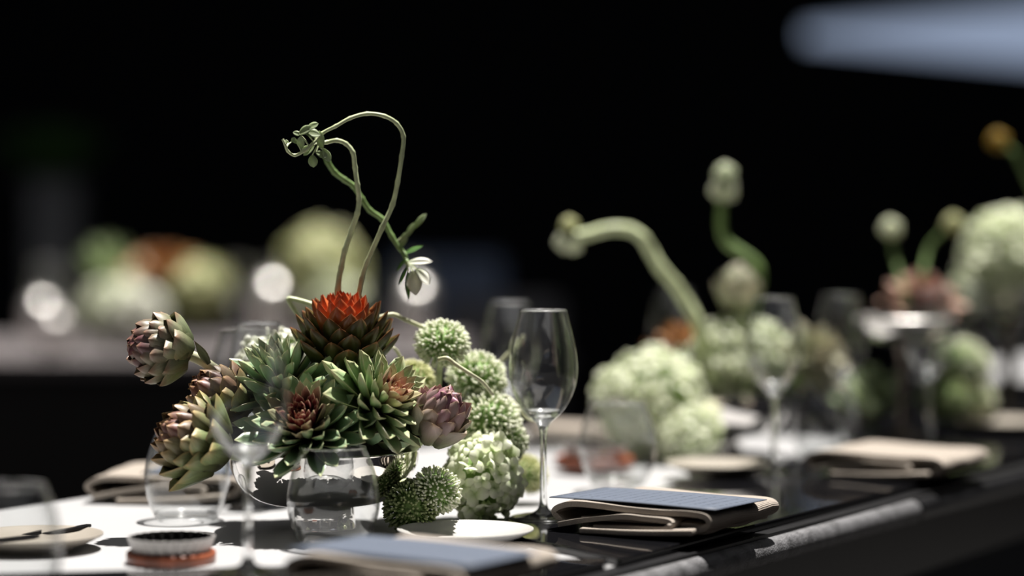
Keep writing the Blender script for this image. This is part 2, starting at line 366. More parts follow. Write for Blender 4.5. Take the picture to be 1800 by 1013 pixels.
def place(phi, pitch, r, h, L, wscale=1.0, roll=0.0, thick=1.0):
    return (Matrix.Rotation(phi, 4, 'Z') @ Matrix.Translation((0, r, h)) @ Matrix.Rotation(-pitch, 4, 'X')
            @ Matrix.Rotation(roll, 4, 'Z') @ Matrix.Diagonal((L*wscale, L*thick, L, 1)))
def merged(name, items, mat, parent=None, smooth=True):
    """items: list of (v ndarray, f list, uv, matrix): joined into one mesh"""
    VV, FF, UV = [], [], []; k = 0
    for v, f, uv, m in items:
        A = np.array(m); p = np.asarray(v, float); p = p @ A[:3, :3].T + A[:3, 3]
        VV.append(p); UV.append(np.asarray(uv, float)); FF += [tuple(i+k for i in q) for q in f]; k += len(p)
    return link(name, mesh(name, np.concatenate(VV).tolist(), FF, mat, np.concatenate(UV), smooth), parent)

GA = PI*(3-math.sqrt(5))
def head(name, label, cat, loc, axis, N, fn, meshes, part='bract', group=None, core=None, spin=0.0, seed=0, joined=False):
    rg = random.Random(seed*31+5)
    root = thing(name, label, cat, loc, group=group, axis=axis)
    items = []
    for i in range(N):
        t = i/(N-1); d = fn(t, rg)
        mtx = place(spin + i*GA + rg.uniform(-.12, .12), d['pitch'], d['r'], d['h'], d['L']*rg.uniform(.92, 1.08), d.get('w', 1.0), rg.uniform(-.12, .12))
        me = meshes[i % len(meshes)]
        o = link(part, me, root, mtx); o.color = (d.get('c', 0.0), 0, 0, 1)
    if core:
        v, f = ellipsoid((0, 0, core[2]), core[0], core[0], core[1]); mk('core', v, f, core[3] if len(core) > 3 else M['core'], root)
    return root
def stem_part(root, pts, rad, mat=None, name='stem', knots=0.0):
    v, f = tube(pts, rad, knots=knots); return mk(name, v, f, mat or M['green'], root, world=True)

# ================================================================== SETTING
def struct(name, v, f, mat, label=None):
    o = mk(name, v, f, mat, smooth=False); o['kind'] = 'structure'
    if label: o['label'] = label
    return o
v, f = box(-9, 9, -5, 15, -0.1, 0); struct('floor', v, f, M['floor'], 'dark floor under the tables')
# back wall: solid on the left, with a long open slot high on the right where the sky shows
WB = 14.0
def wp(px, py): p = P(px, py, WB); return (p.x, p.z)
xl, xr = wp(1415, 0)[0], 9.0
zt0, zb0 = wp(0, 46)[1], wp(0, 74)[1]; zt1, zb1 = wp(0, 8)[1], wp(0, 112)[1]   # slot edges at px 1415 and 1800
x18 = wp(1800, 0)[0]; st, sb = (zt1-zt0)/(x18-xl), (zb1-zb0)/(x18-xl)
def ext(poly, y0, y1):
    n = len(poly); v = [(x, y0, z) for x, z in poly] + [(x, y1, z) for x, z in poly]
    return v, [tuple(range(n)), tuple(range(2*n-1, n-1, -1))] + [(i, n+i, n+(i+1) % n, (i+1) % n) for i in range(n)]
xe = xl + 3.2
zte, zbe = zt0+st*(xe-xl), zb0+sb*(xe-xl)
v, f = join([ext([(-9, 0), (xl, 0), (xl, 4.2), (-9, 4.2)], WB, WB+.2),
             ext([(xl, 0), (xe, 0), (xe, zbe), (xl, zb0)], WB, WB+.2),
             ext([(xl, zt0), (xe, zte), (xe, 4.2), (xl, 4.2)], WB, WB+.2),
             ext([(xe, 0), (9, 0), (9, 4.2), (xe, 4.2)], WB, WB+.2)])
struct('wall_back', v, f, M['wall'], 'black wall behind the tables with a slot of sky')
v, f = box(-9.2, -9, -5, 15, 0, 4.2); struct('wall_left', v, f, M['wall'])
v, f = box(9, 9.2, -5, 15, 0, 4.2); struct('wall_right', v, f, M['wall'])
v, f = box(-9, 9, -5.2, -5, 0, 4.2); struct('wall_front', v, f, M['wall'])
# unseen roof added to block light, its opening sized for the sun
hx0, hx1, hy0, hy1 = -5.0, 5.4, -3.5, 7.5
v, f = join([box(-9, 9, -5, hy0, 4.2, 4.4), box(-9, 9, hy1, 15, 4.2, 4.4), box(-9, hx0, hy0, hy1, 4.2, 4.4), box(hx1, 9, hy0, hy1, 4.2, 4.4)])
struct('light_block_ceiling', v, f, M['lightblock'])
# ================================================================== TABLE
tbl = thing('dining_table', 'long dining table with white top and worn grey rounded edge', 'table', (TB(0, -.42).x, TB(0, -.42).y, 0), rz=math.atan2(U.y, U.x))
def tl(u0, u1, v0, v1, z0, z1):       # box in table frame; v<0 is inwards
    pts = [TB(u0, v1), TB(u1, v1), TB(u1, v0), TB(u0, v0)]
    return prism([(p.x, p.y) for p in pts], z0, z1)
v, f = tl(-1.6, 5.2, -.86, -.026, ZT-.03, ZT); mk('tabletop', v, f, M['white'], tbl, smooth=False, world=True)
v, f = tl(-1.6, 5.2, -.026, -.004, ZT-.03, ZT-.001); mk('edge_band', v, f, M['black'], tbl, smooth=False, world=True)
# rounded nosing, worn grey on the near stretch
def nosing(vc, u0, u1):
    vv, ff = [], []; n = 9; m = int((u1-u0)/.05)+1
    for k in range(m+1):
        for i in range(n):
            a = PI/2 - PI*i/(n-1); r = .0145
            vv.append(TB(u0+(u1-u0)*k/m, vc + r*math.cos(a)*0.9, -.0195 + r*math.sin(a)))
    for k in range(m):
        for i in range(n-1): ff.append((k*n+i, k*n+i+1, (k+1)*n+i+1, (k+1)*n+i))
    return vv, ff
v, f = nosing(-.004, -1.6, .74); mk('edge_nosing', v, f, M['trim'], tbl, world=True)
v, f = nosing(-.004, .745, 5.2); mk('edge_nosing', v, f, M['black'], tbl, world=True)  # same edge in black: shade of the far stretch put into the colour
v, f = tl(-1.5, 5.1, -.80, -.06, ZT-.12, ZT-.03); mk('apron', v, f, M['black'], tbl, smooth=False, world=True)
for (a, b) in ((-1.4, -.12), (-1.4, -.78), (1.8, -.12), (1.8, -.78), (5.0, -.12), (5.0, -.78)):
    v, f = tl(a-.03, a+.03, b-.03, b+.03, 0, ZT-.03); mk('leg', v, f, M['black'], tbl, smooth=False, world=True)

PT = 0.008     # thickness of the black glass panels
def panel(pts, label):
    c = sum(pts, Vector())/len(pts)
    a = sum(pts[i].x*pts[(i+1) % len(pts)].y - pts[(i+1) % len(pts)].x*pts[i].y for i in range(len(pts)))
    if a < 0: pts = pts[::-1]
    root = thing('glass_panel', label, 'placemat', (c.x, c.y, ZT), group='black glass panels on the table')
    v, f = prism([(p.x, p.y) for p in pts], ZT, ZT+PT); o = mk('sheet', v, f, M['bglass'], root, smooth=False, world=True)
    bv = o.modifiers.new('bevel', 'BEVEL'); bv.width = .0012; bv.segments = 2; bv.limit_method = 'ANGLE'
    return root
E2 = T(943, 902, PT); e2u, e2v = (E2-O).dot(U), (E2-O).dot(V)
panel([T(1090, 983, PT), TB(.12, -.021), TB(4.0, -.021), TB(4.0, e2v), TB(2.75, e2v), TB(2.75, -.84), TB(1.38, -.84), TB(1.38, e2v), E2, T(830, 919, PT), T(915, 945, PT)],
      'long black mirror-gloss panel under the napkin with the menu card')
panel([T(-300, 1016, PT), T(1068, 980.5, PT), TB(.0, -.024), TB(-1.2, -.024), TB(-1.2, -.6)],
      'black mirror-gloss panel along the bottom of the photo, in front of the wooden coaster')

# ================================================================== GLASSWARE
def wine_proto():
    root = thing('wine_glass', '-', 'glass')
    out = smoothprof([(.0045, .106), (.012, .1095), (.024, .121), (.034, .140), (.038, .160), (.0372, .180), (.0338, .200), (.0292, .218), (.0262, .229)], 4)
    inn = [(max(r-.0011, 0), z+(.0012 if z < .13 else .0004*(1 if z < .2 else 0))) for r, z in out][::-1]
    prof = out + [(.0257, .2296)] + inn[:-1]
    v, f = lathe(prof + [(0, .1095)], 56); mk('bowl', v, f, M['glass'], root)
    v, f = lathe([(.0257 + .0009*math.cos(2*PI*i/10), .2297 + .0009*math.sin(2*PI*i/10)) for i in range(11)], 56); mk('rim', v, f, M['sglass'], root)
    st = smoothprof([(0, .0), (.0355, .0), (.0362, .0014), (.034, .0022), (.020, .0042), (.008, .0085), (.0042, .018), (.0036, .045), (.0036, .080), (.0048, .098), (.0078, .1050), (.0125, .1092), (.0190, .1152), (.0222, .1188)], 4)
    v, f = lathe(st + [(.0216, .1196), (.012, .1165), (0, .1155)], 48); mk('stem', v, f, M['sglass'], root)
    return root
def tumbler_proto():
    root = thing('tumbler', '-', 'glass')
    out = smoothprof([(.030, .0015), (.0365, .006), (.0448, .025), (.0487, .047), (.0463, .068), (.0405, .088), (.0342, .103)], 5)
    inn = [(max(r-.0014, 0), max(z, .0075)) for r, z in out][::-1]
    inn = [q for i, q in enumerate(inn) if q[1] > .0076 or i == len(inn)-1]
    v, f = lathe(out + [(.0336, .1036)] + inn, 56); mk('bowl', v, f, M['glass'], root)
    v, f = lathe([(.0336 + .0010*math.cos(2*PI*i/10), .1038 + .0010*math.sin(2*PI*i/10)) for i in range(11)], 56); mk('rim', v, f, M['sglass'], root)
    b = smoothprof([(0, 0), (.0285, 0), (.033, .0016), (.0352, .0048), (.030, .0072), (.016, .0064), (0, .006)], 4)
    v, f = lathe(b, 40); mk('base', v, f, M['glass'], root)
    return root
WINE, TUMB = wine_proto(), tumbler_proto()
used = set()
def put(proto, label, loc, scale=1.0, rz=0.0, group=None):
    o = proto if proto.name not in used else copy_tree(proto)
    used.add(proto.name)
    o.matrix_basis = Matrix.Translation(Vector(loc)) @ Matrix.Rotation(rz, 4, 'Z') @ Matrix.Scale(scale, 4)
    o['label'] = label
    if group: o['group'] = group
    return o
WG, TG = 'stemmed wine glasses', 'stemless tumblers'
def at(px, Y, z=None):                # a point on the table, on top of the glass panel where there is one
    q = Vector(((px-900)/FPX*Y, Y, ZT)); u, v = (q-O).dot(U), (q-O).dot(V)
    if z is None: z = PT if Y < 5 and -.9 < v < -.02 and ((u > .1 and v > e2v) or 1.38 < u < 2.75) else 0.0
    q.z += z; return q
put(WINE, 'tall wine glass standing in front of the artichokes, by the wooden coaster', at(436, 2.286, PT), 1.0, .3, WG)
put(WINE, 'sharp empty wine glass beside the napkin with the menu card', at(955, 2.70, PT), 1.01, 1.1, WG)
put(WINE, 'wine glass half hidden behind the red rosette, its rim above the nearest wine glass', at(455, 2.86), .95, .2, WG)
put(WINE, 'faint wine glass behind the white allium balls, left of the sharp wine glass', at(896, 3.22), 1.0, .8, WG)
put(WINE, 'blurred wine glass in front of the second silver bowl, behind the bread plate', at(1360, 3.17, PT), 1.0, .5, WG)
put(TUMB, 'stemless tumbler in front of the silver bowl', at(586, 2.525), 1.0, .2, TG)
put(TUMB, 'stemless tumbler behind the lowest artichoke, in front of the back napkin', at(329, 2.74), 1.0, .6, TG)
put(TUMB, 'stemless tumbler just behind the napkin with the menu card', at(1086, 3.03, PT), 1.0, .1, TG)
put(TUMB, 'blurred tumbler beside the second silver bowl, in front of the dark compote stand', at(1450, 3.47), 1.0, .4, TG)
put(TUMB, 'dark blurred tumbler at the left border in front of the plate of knives', at(10, 2.10, PT), 1.0, .9, TG)
for lab, px, Y, s in (('blurred wine glass left of the tall compote stand', 1478, 3.52, 1.0),
                      ('blurred wine glass right of the tall compote stand', 1634, 3.50, 1.0),
                      ('blurred wine glass before the green allium cluster on the right', 1702, 3.85, 1.0),
                      ('wine glass rim showing behind the pale bud of the second bouquet', 1187, 3.75, 1.0),
                      ('far wine glass under the silver bowl of the big hydrangea', 1772, 4.15, 1.0)):
    put(WINE, lab, at(px, Y), s, px*.01, WG)

# ================================================================== PLATES
def plate_proto(mat):
    root = thing('bread_plate', '-', 'plate')
    prof = smoothprof([(0, .0025), (.036, .0025), (.038, .0), (.041, .0), (.0425, .003), (.058, .0085), (.0705, .0145), (.0718, .0162), (.070, .0166), (.055, .0112), (.035, .0080), (0, .0074)], 4)
    v, f = lathe(prof, 64); mk('dish', v, f, mat, root)
    v, f = lathe([(.0375, -.0002), (.0375, .0024), (.0415, .0030), (.0415, -.0002), (.0375, -.0002)], 48); mk('foot_ring', [(x, y, z+.0002) for x, y, z in v], f, mat, root)
    return root
PW, PB = plate_proto(M['plate']), plate_proto(M['beige'])
PG = 'small round plates'
put(PW, 'white bread plate left of the sharp wine glass', at(818, 2.545), 1.0, 0, PG)
put(PB, 'beige plate at the left border with black knives lying on it', at(58, 2.50), 1.0, 0, PG)
put(PB, 'blurred beige plate behind the napkin with the menu card', at(1262, 3.15, PT), .95, 0, PG)
put(PB, 'blurred beige plate near the right border, before the big hydrangea', at(1762, 3.78), 1.05, 0, PG)
put(PW, 'blurred white plate left of the second silver bowl, behind the tumbler', at(960, 3.62, .0), 1.0, 0, PG)

# knives on the left plate
def knife(a, b, label):
    a, b = Vector(a), Vector(b); d = (b-a); L = d.length; x = d.normalized(); up = Vector((0, 0, 1)); y = up.cross(x).normalized(); z = x.cross(y)
    root = thing('table_knife', label, 'knife', a); 
    def sec(poly, h0, h1, name):
        vv = [a + x*(p[0]*L) + y*p[1] + z*h0 for p in poly] + [a + x*(p[0]*L) + y*p[1] + z*h1 for p in poly]
        n = len(poly); ff = [tuple(range(n-1, -1, -1)), tuple(range(n, 2*n))] + [(i, (i+1) % n, n+(i+1) % n, n+i) for i in range(n)]
        o = mk(name, vv, ff, M['knife'], root, smooth=False, world=True)
        bv = o.modifiers.new('bevel', 'BEVEL'); bv.width = .0008; bv.segments = 2
    sec([(0, -.008), (.05, -.0095), (.5, -.007), (.52, -.005), (.52, .005), (.5, .007), (.05, .0095), (0, .008)], -.004, .005, 'handle')
    sec([(.52, -.004), (.58, -.008), (.9, -.0105), (.97, -.007), (1, .001), (.95, .009), (.58, .008), (.52, .004)], -.001, .0022, 'blade')
    return root
knife(P(-150, 968, 2.46), P(70, 944, 2.475), 'black knife lying across the front of the left plate')
knife(P(-20, 957, 2.55), P(161, 925, 2.56), 'black knife whose tip points past the back rim of the left plate')

# ================================================================== TARTLET TIN ON WOODEN COASTER
def coaster_proto():
    root = thing('wooden_coaster', '-', 'coaster')
    prof = [(0, 0), (.0432, 0), (.0443, .0012), (.0444, .0104), (.0436, .0114), (.042, .0115), (.041, .0108), (0, .0106)]
    v, f = lathe(prof, 64); mk('disc', v, f, M['wood'], root)
    return root
def tin_proto():
    root = thing('tartlet_tin', '-', 'tin')
    NF = 26
    mod = lambda a, k: 1 + .034*math.cos(a*NF)
    out = [(0, 0.0), (.0370, 0.0), (.0380, .0010), (.0420, .0138), (.0427, .0141), (.0427, .0147), (.0419, .0145)]
    ins = [(.0417, .0144), (.0374, .0022), (.038, .0012), (0, .0012)]
    v, f = lathe(out, NF*6, lambda a, k: mod(a, k) if k > 1 else 1.0); mk('fluted_cup', v, f, M['whiterefl'], root)
    v, f = lathe(ins, NF*6, lambda a, k: mod(a, k) if k < 2 else 1.0); mk('dark_inside', v, f, M['darkrefl'], root)
    return root
CO, TI = coaster_proto(), tin_proto()
c = at(301, 2.412)
put(CO, 'round red-brown wooden coaster under the fluted tin near the bottom left', c, 1, 0, 'wooden coasters')
put(TI, 'white fluted tartlet tin with a dark inside on the wooden coaster near the bottom left', c+Vector((0, 0, .0116)), 1, 0, 'fluted tins')
c = at(1045, 3.25, PT)
put(CO, 'dark red wooden coaster seen through the tumbler behind the napkin', c, 1.2, 0, 'wooden coasters')
put(TI, 'white fluted tin on the dark red coaster behind the tumbler', c+Vector((0, 0, .0138)), 1.0, 0, 'fluted tins')

# ================================================================== NAPKINS AND CARDS
def napkin_proto():
    """local frame: +x towards the diner (long side), +y along the table, z up; front face at y = 0"""
    root = thing('folded_napkin', '-', 'napkin')
    def q(cx, cy):                     # profile read off the front face in the 4.5x crop
        x = (cx/4.5 - 10)/1480
        return (x, (934 + 0.08*(cx/4.5-10) - (830 + cy/4.5))/1640)
    def sheet(pts, name, w0, w1, th, sub=5):
        c = catmull([(a, b, 0) for a, b in pts], sub); vv, uv, ff = [], [], []
        rows = 9; L = 0; acc = [0]
        for i in range(1, len(c)): L += (c[i]-c[i-1]).length; acc.append(L)
        rg = random.Random(3)
        for j in range(rows+1):
            y = w0 + (w1-w0)*j/rows
            for i, p in enumerate(c):
                wob = .0012*math.sin(j*1.3+i*.25) if 0 < j < rows else 0
                vv.append((p.x+wob*.5, y + .0015*math.sin(i*.3)*(j == 0), p.y + wob)); uv.append((acc[i], y))
        n = len(c)
        for j in range(rows):
            for i in range(n-1): ff.append((j*n+i, j*n+i+1, (j+1)*n+i+1, (j+1)*n+i))
        o = mk(name, vv, ff, M['linen'], root, uv=uv)
        s = o.modifiers.new('solid', 'SOLIDIFY'); s.thickness = th; s.offset = 0
        b = o.modifiers.new('bevel', 'BEVEL'); b.width = th*.46; b.segments = 3; b.limit_method = 'ANGLE'
        return o
    top = [q(1010, 488), (q(1190, 470)), q(1270, 440), q(1288, 400), q(1240, 362), q(1100, 343), q(950, 336), q(800, 322), q(600, 300), q(400, 275), q(200, 258), q(95, 278), q(52, 318), q(85, 370), q(112, 402), q(150, 400)]
    second = [q(112, 414), q(220, 396), q(350, 378), q(500, 364), q(650, 356), q(800, 374), q(990, 396), q(1010, 430), q(950, 455), q(700, 450), q(400, 440)]
    sheet(top, 'top_fold', .003, .165, .0060)
    sheet(second, 'middle_fold', -.005, .160, .0054)
    low = [q(312, 458), q(420, 463), q(560, 468), q(720, 474), q(950, 480), q(1200, 480)]
    low = [(x, max(z, .0034)) for x, z in low]
    sheet(low, 'lower_fold', -.012, .160, .0064)
    # filling layers inside the fold, as folded cloth is several sheets thick
    sheet([(.03, .0075), (.09, .0085), (.15, .0085), (.175, .009), (.179, .0125), (.17, .0155), (.10, .0155), (.03, .0150)], 'inner_fold', .012, .155, .0036)
    return root
def card_proto():
    root = thing('menu_card', '-', 'card')
    nx, ny = 12, 6; vv, uv, ff = [], [], []
    for j in range(ny+1):
        for i in range(nx+1):
            x, y = i/nx, j/ny
            vv.append(((x-.5)*.205, (y-.5)*.112, .0012*math.cos((x-.5)*PI)*1.0)); uv.append((x, y))
    for j in range(ny):
        for i in range(nx): a = j*(nx+1)+i; ff.append((a, a+1, a+nx+2, a+nx+1))
    o = mk('sheet', vv, ff, M['card'], root, uv=uv)
    s = o.modifiers.new('solid', 'SOLIDIFY'); s.thickness = .0009; s.offset = -1
    return root
NAP, CARD = napkin_proto(), card_proto()
ANG = math.atan2(V.y, V.x)
def setting(org, nl, cl, rz=ANG, s=1.0, card=True, cdx=.104, cdy=.082, cz=.0345):
    put(NAP, nl, org, s, rz, 'folded linen napkins')
    if card:
        R = Matrix.Rotation(rz, 4, 'Z')
        p = Vector(org) + R @ Vector((cdx*s, cdy*s, cz*s))
        put(CARD, cl, p, s, rz - .05, 'menu cards')
n1 = T(970, 934, PT)
setting(n1, 'folded beige linen napkin in sharp focus beside the sharp wine glass', 'slate blue menu card with faint print on the sharp napkin', cdx=.093, cdy=.066, cz=.0345)
setting(n1 - U*.475, 'blurred folded napkin in front of the tumbler and silver bowl, cut by the lower border', 'blurred dark blue menu card on the nearest napkin', cdx=.093, cdy=.070, cz=.0345)
setting(n1 + U*.645, 'blurred folded napkin at the far right, before the compote stand', '', card=False)
bn = at(150, 2.90)
setting(bn, 'folded napkin behind the tumbler at the far left side of the table', 'dark blue card on the napkin behind the left tumbler', rz=-.10, cdx=.165, cdy=.082, cz=.0345)
setting(at(925, 3.62), 'blurred beige napkin behind the sharp wine glass', '', rz=-.1, card=False, s=.8)

# ================================================================== SILVER BOWLS
def bowl_proto():
    root = thing('silver_bowl', '-', 'bowl')
    out = smoothprof([(.030, .0285), (.055, .0290), (.075, .0345), (.092, .048), (.1025, .068), (.1058, .088)], 6)
    inn = [(r-.0016, z+.0012) for r, z in out][::-1]
    v, f = lathe(out + [(.1062, .0895), (.1046, .0895)] + inn[1:] + [(0, .030)], 96); mk('basin', v, f, M['silver'], root)
    v, f = lathe([(0, 0), (.0355, 0), (.0362, .0012), (.0350, .0030), (.0338, .026), (.036, .0292), (0, .0292)], 72)
    mk('foot', v, f, M['silver'], root)
    return root
BOWL = bowl_proto()
BC = at(569, 2.67)
put(BOWL, 'polished silver footed bowl holding the artichokes and rosettes', BC, 1, 0, 'silver bowls')
B2 = at(1262, 3.49)
put(BOWL, 'blurred silver footed bowl under the second hydrangea bouquet', B2, 1, 0, 'silver bowls')
def compote_proto():
    root = thing('silver_compote', '-', 'bowl')
    out = smoothprof([(.012, .166), (.035, .169), (.060, .178), (.075, .192), (.081, .208)], 6)
    inn = [(r-.0016, z+.0012) for r, z in out][::-1]
    v, f = lathe(out + [(.0812, .2095), (.080, .2095)] + inn[1:] + [(0, .168)], 72); mk('basin', v, f, M['silver'], root)
    v, f = lathe([(.081 + .006*math.cos(2*PI*i/14), .2095 + .006*math.sin(2*PI*i/14)) for i in range(15)], 72); mk('rolled_rim', v, f, M['satin'], root)
    v, f = lathe(smoothprof([(0, 0), (.045, 0), (.047, .002), (.040, .006), (.016, .014), (.011, .04), (.010, .09), (.0105, .14), (.014, .160), (.013, .1665), (0, .1665)], 4), 48)
    mk('pedestal', v, f, M['darksilver'], root)
    return root
COMP = compote_proto()
C1, C2 = at(1588, 3.68), at(1775, 4.05)
put(COMP, 'tall silver pedestal compote with a bright highlight, below the pink rosette', C1, .85, 0, 'silver compotes')
put(COMP, 'silver pedestal compote under the big round hydrangea at the right border', C2, 1, 0, 'silver compotes')

# ================================================================== MAIN BOUQUET
# ---- artichokes
def arti_fn(R, L, ln, open_=0.15, w=1.0, thmax=2.35, purple=0.5, lnout=1.0):
    def fn(t, rg):
        th = .35 + (thmax-.35)*t**.8
        tm = th - .30
        c = max(0.0, min(1.0, 1.25 - t*1.5*(1.0/ max(purple, .01))*0.5 + rg.uniform(-.25, .25)))
        return dict(r=R*math.sin(th)*.96, h=L*math.cos(th), pitch=(tm-PI/2)*.85 + open_*(.5+.5*t), L=ln*(.75+.45*t*(lnout)), w=w*(.8+.3*t), c=c)
    return fn
def bracts(mat, **k):
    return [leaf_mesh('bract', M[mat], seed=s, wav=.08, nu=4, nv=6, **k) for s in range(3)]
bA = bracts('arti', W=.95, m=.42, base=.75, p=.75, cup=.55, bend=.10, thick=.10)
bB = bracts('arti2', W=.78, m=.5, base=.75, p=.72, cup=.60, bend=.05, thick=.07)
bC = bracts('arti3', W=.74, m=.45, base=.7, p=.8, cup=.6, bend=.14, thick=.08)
AG, RG = 'artichoke heads in the silver bowl', 'succulent rosettes in the silver bowl'
loc = P(288, 614, 2.60)
a = head('artichoke', 'closed artichoke on a pale stem jutting out to the left above the table', 'artichoke', loc, (-.80, -.52, .20), 48,
         arti_fn(.0300, .0330, .032, .33, .95, 2.45, .60), bA, group=AG, core=(.028, .031, 0), seed=1)
stem_part(a, [P(325, 622, 2.615), P(350, 632, 2.62), P(385, 655, 2.63), P(425, 690, 2.645), P(470, 745, 2.66), P(520, 810, 2.67)], (.0062, .0052), M['pale'])
sl_ = leaf_mesh('small_leaf', M['arti'], W=.32, m=.4, base=.5, p=1.2, cup=.3, bend=.2, thick=.06)
o = link('small_leaf', sl_, a, a.matrix_basis.inverted() @ Matrix.Translation(P(368, 640, 2.612)) @ Matrix.Rotation(-.55, 4, 'Y') @ Matrix.Scale(.030, 4)); o.color = (.1, 0, 0, 1)
loc = P(352, 780, 2.57)
a = head('artichoke', 'large opening artichoke hanging low at the left of the silver bowl', 'artichoke', loc, (-.72, -.42, .42), 52,
         arti_fn(.035, .036, .040, .40, .95, 2.4, .50, 1.0), bB, group=AG, core=(.032, .033, -.003), seed=2)
stem_part(a, [P(385, 790, 2.59), P(420, 800, 2.61), P(470, 815, 2.64), P(530, 830, 2.66)], (.008, .006), M['green'])
loc = P(396, 706, 2.625)
a = head('artichoke', 'purple artichoke seen through the front wine glass above the low artichoke', 'artichoke', loc, (-.70, -.25, .55), 46,
         arti_fn(.030, .034, .034, .36, .9, 2.4, .9), bB, group=AG, core=(.027, .03, 0), seed=3)
stem_part(a, [P(410, 725, 2.64), P(450, 765, 2.66), P(510, 815, 2.67)], (.007, .005), M['green'])
loc = P(768, 738, 2.600)
a = head('artichoke', 'mauve and pale green artichoke at the right of the silver bowl', 'artichoke', loc, (.38, -.42, .80), 40,
         arti_fn(.0260, .0315, .036, .24, .95, 2.5, .65), bC, group=AG, core=(.0235, .029, 0), seed=4)
stem_part(a, [P(760, 752, 2.61), P(720, 790, 2.64), P(660, 820, 2.66)], (.006, .005), M['green'])

# ---- rosettes
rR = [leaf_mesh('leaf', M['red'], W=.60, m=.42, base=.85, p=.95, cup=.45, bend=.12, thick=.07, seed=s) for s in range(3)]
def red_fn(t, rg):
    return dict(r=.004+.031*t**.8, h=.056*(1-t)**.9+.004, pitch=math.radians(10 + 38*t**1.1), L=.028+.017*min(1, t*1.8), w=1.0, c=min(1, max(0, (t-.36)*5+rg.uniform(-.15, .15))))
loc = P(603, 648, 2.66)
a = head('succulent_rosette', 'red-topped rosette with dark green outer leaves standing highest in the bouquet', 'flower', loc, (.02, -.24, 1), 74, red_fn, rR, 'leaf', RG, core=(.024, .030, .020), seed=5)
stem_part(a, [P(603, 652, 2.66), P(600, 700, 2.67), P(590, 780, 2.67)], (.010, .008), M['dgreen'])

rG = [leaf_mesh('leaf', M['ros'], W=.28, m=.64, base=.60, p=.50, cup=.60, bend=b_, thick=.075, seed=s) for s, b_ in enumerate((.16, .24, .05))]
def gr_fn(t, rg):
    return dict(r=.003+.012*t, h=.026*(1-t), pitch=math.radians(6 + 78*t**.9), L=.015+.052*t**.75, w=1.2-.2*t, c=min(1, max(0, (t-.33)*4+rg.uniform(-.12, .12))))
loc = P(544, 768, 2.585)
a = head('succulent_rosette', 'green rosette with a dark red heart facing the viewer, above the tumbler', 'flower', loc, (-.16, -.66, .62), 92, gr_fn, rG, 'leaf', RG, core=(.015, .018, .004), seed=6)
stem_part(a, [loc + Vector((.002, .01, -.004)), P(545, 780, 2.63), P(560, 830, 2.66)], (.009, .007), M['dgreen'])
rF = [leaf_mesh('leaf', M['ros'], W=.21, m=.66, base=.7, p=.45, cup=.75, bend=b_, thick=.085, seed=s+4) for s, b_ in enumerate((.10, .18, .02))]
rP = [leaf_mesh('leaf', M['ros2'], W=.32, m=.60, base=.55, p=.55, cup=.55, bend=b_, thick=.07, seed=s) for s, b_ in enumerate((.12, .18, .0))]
rP.append(leaf_mesh('leaf', M['ros2'], W=.22, m=.66, base=.7, p=.45, cup=.7, bend=.10, thick=.08, seed=9))
def pk_fn(t, rg):
    return dict(r=.003+.010*t, h=.024*(1-t), pitch=math.radians(8 + 78*t**.9), L=.022+.044*t**.7, w=1.1-.1*t, c=min(1, max(0, (t-.15)*4+rg.uniform(-.15, .15))))
loc = P(655, 722, 2.60)
a = head('succulent_rosette', 'green rosette with pink heart turned to the right, beside the mauve artichoke', 'flower', loc, (.62, -.48, .60), 72, pk_fn, rP, 'leaf', RG, core=(.014, .016, .004), seed=7)
stem_part(a, [loc + Vector((-.003, .01, -.004)), P(630, 770, 2.64), P(610, 830, 2.66)], (.009, .007), M['dgreen'])
loc = P(497, 690, 2.635)
def up_fn(t, rg):
    return dict(r=.003+.012*t, h=.020*(1-t), pitch=math.radians(5 + 75*t), L=.034+.030*t**.7, w=1.0, c=min(1, .65+.6*t))
a = head('succulent_rosette', 'slender-leaved green rosette pointing up behind the dark red heart', 'flower', loc, (-.22, -.30, .9), 58, up_fn, rF, 'leaf', RG, core=(.014, .016, .004), seed=8, spin=.6)
stem_part(a, [loc + Vector((.003, .004, -.006)), P(520, 760, 2.66), P(550, 830, 2.67)], (.008, .007), M['dgreen'])
loc = P(590, 775, 2.66)
def fill_fn(t, rg):
    return dict(r=.02+.03*t, h=.010*(1-t), pitch=math.radians(45 + 40*t), L=.046+.014*t, w=1.0, c=1.0)
a = head('leaf_spray', 'dark green leaves filling the rim of the silver bowl under the rosettes', 'leaves', loc, (0, -.15, 1), 46, fill_fn, rG, 'leaf', None, core=(.075, .035, -.005), seed=9)

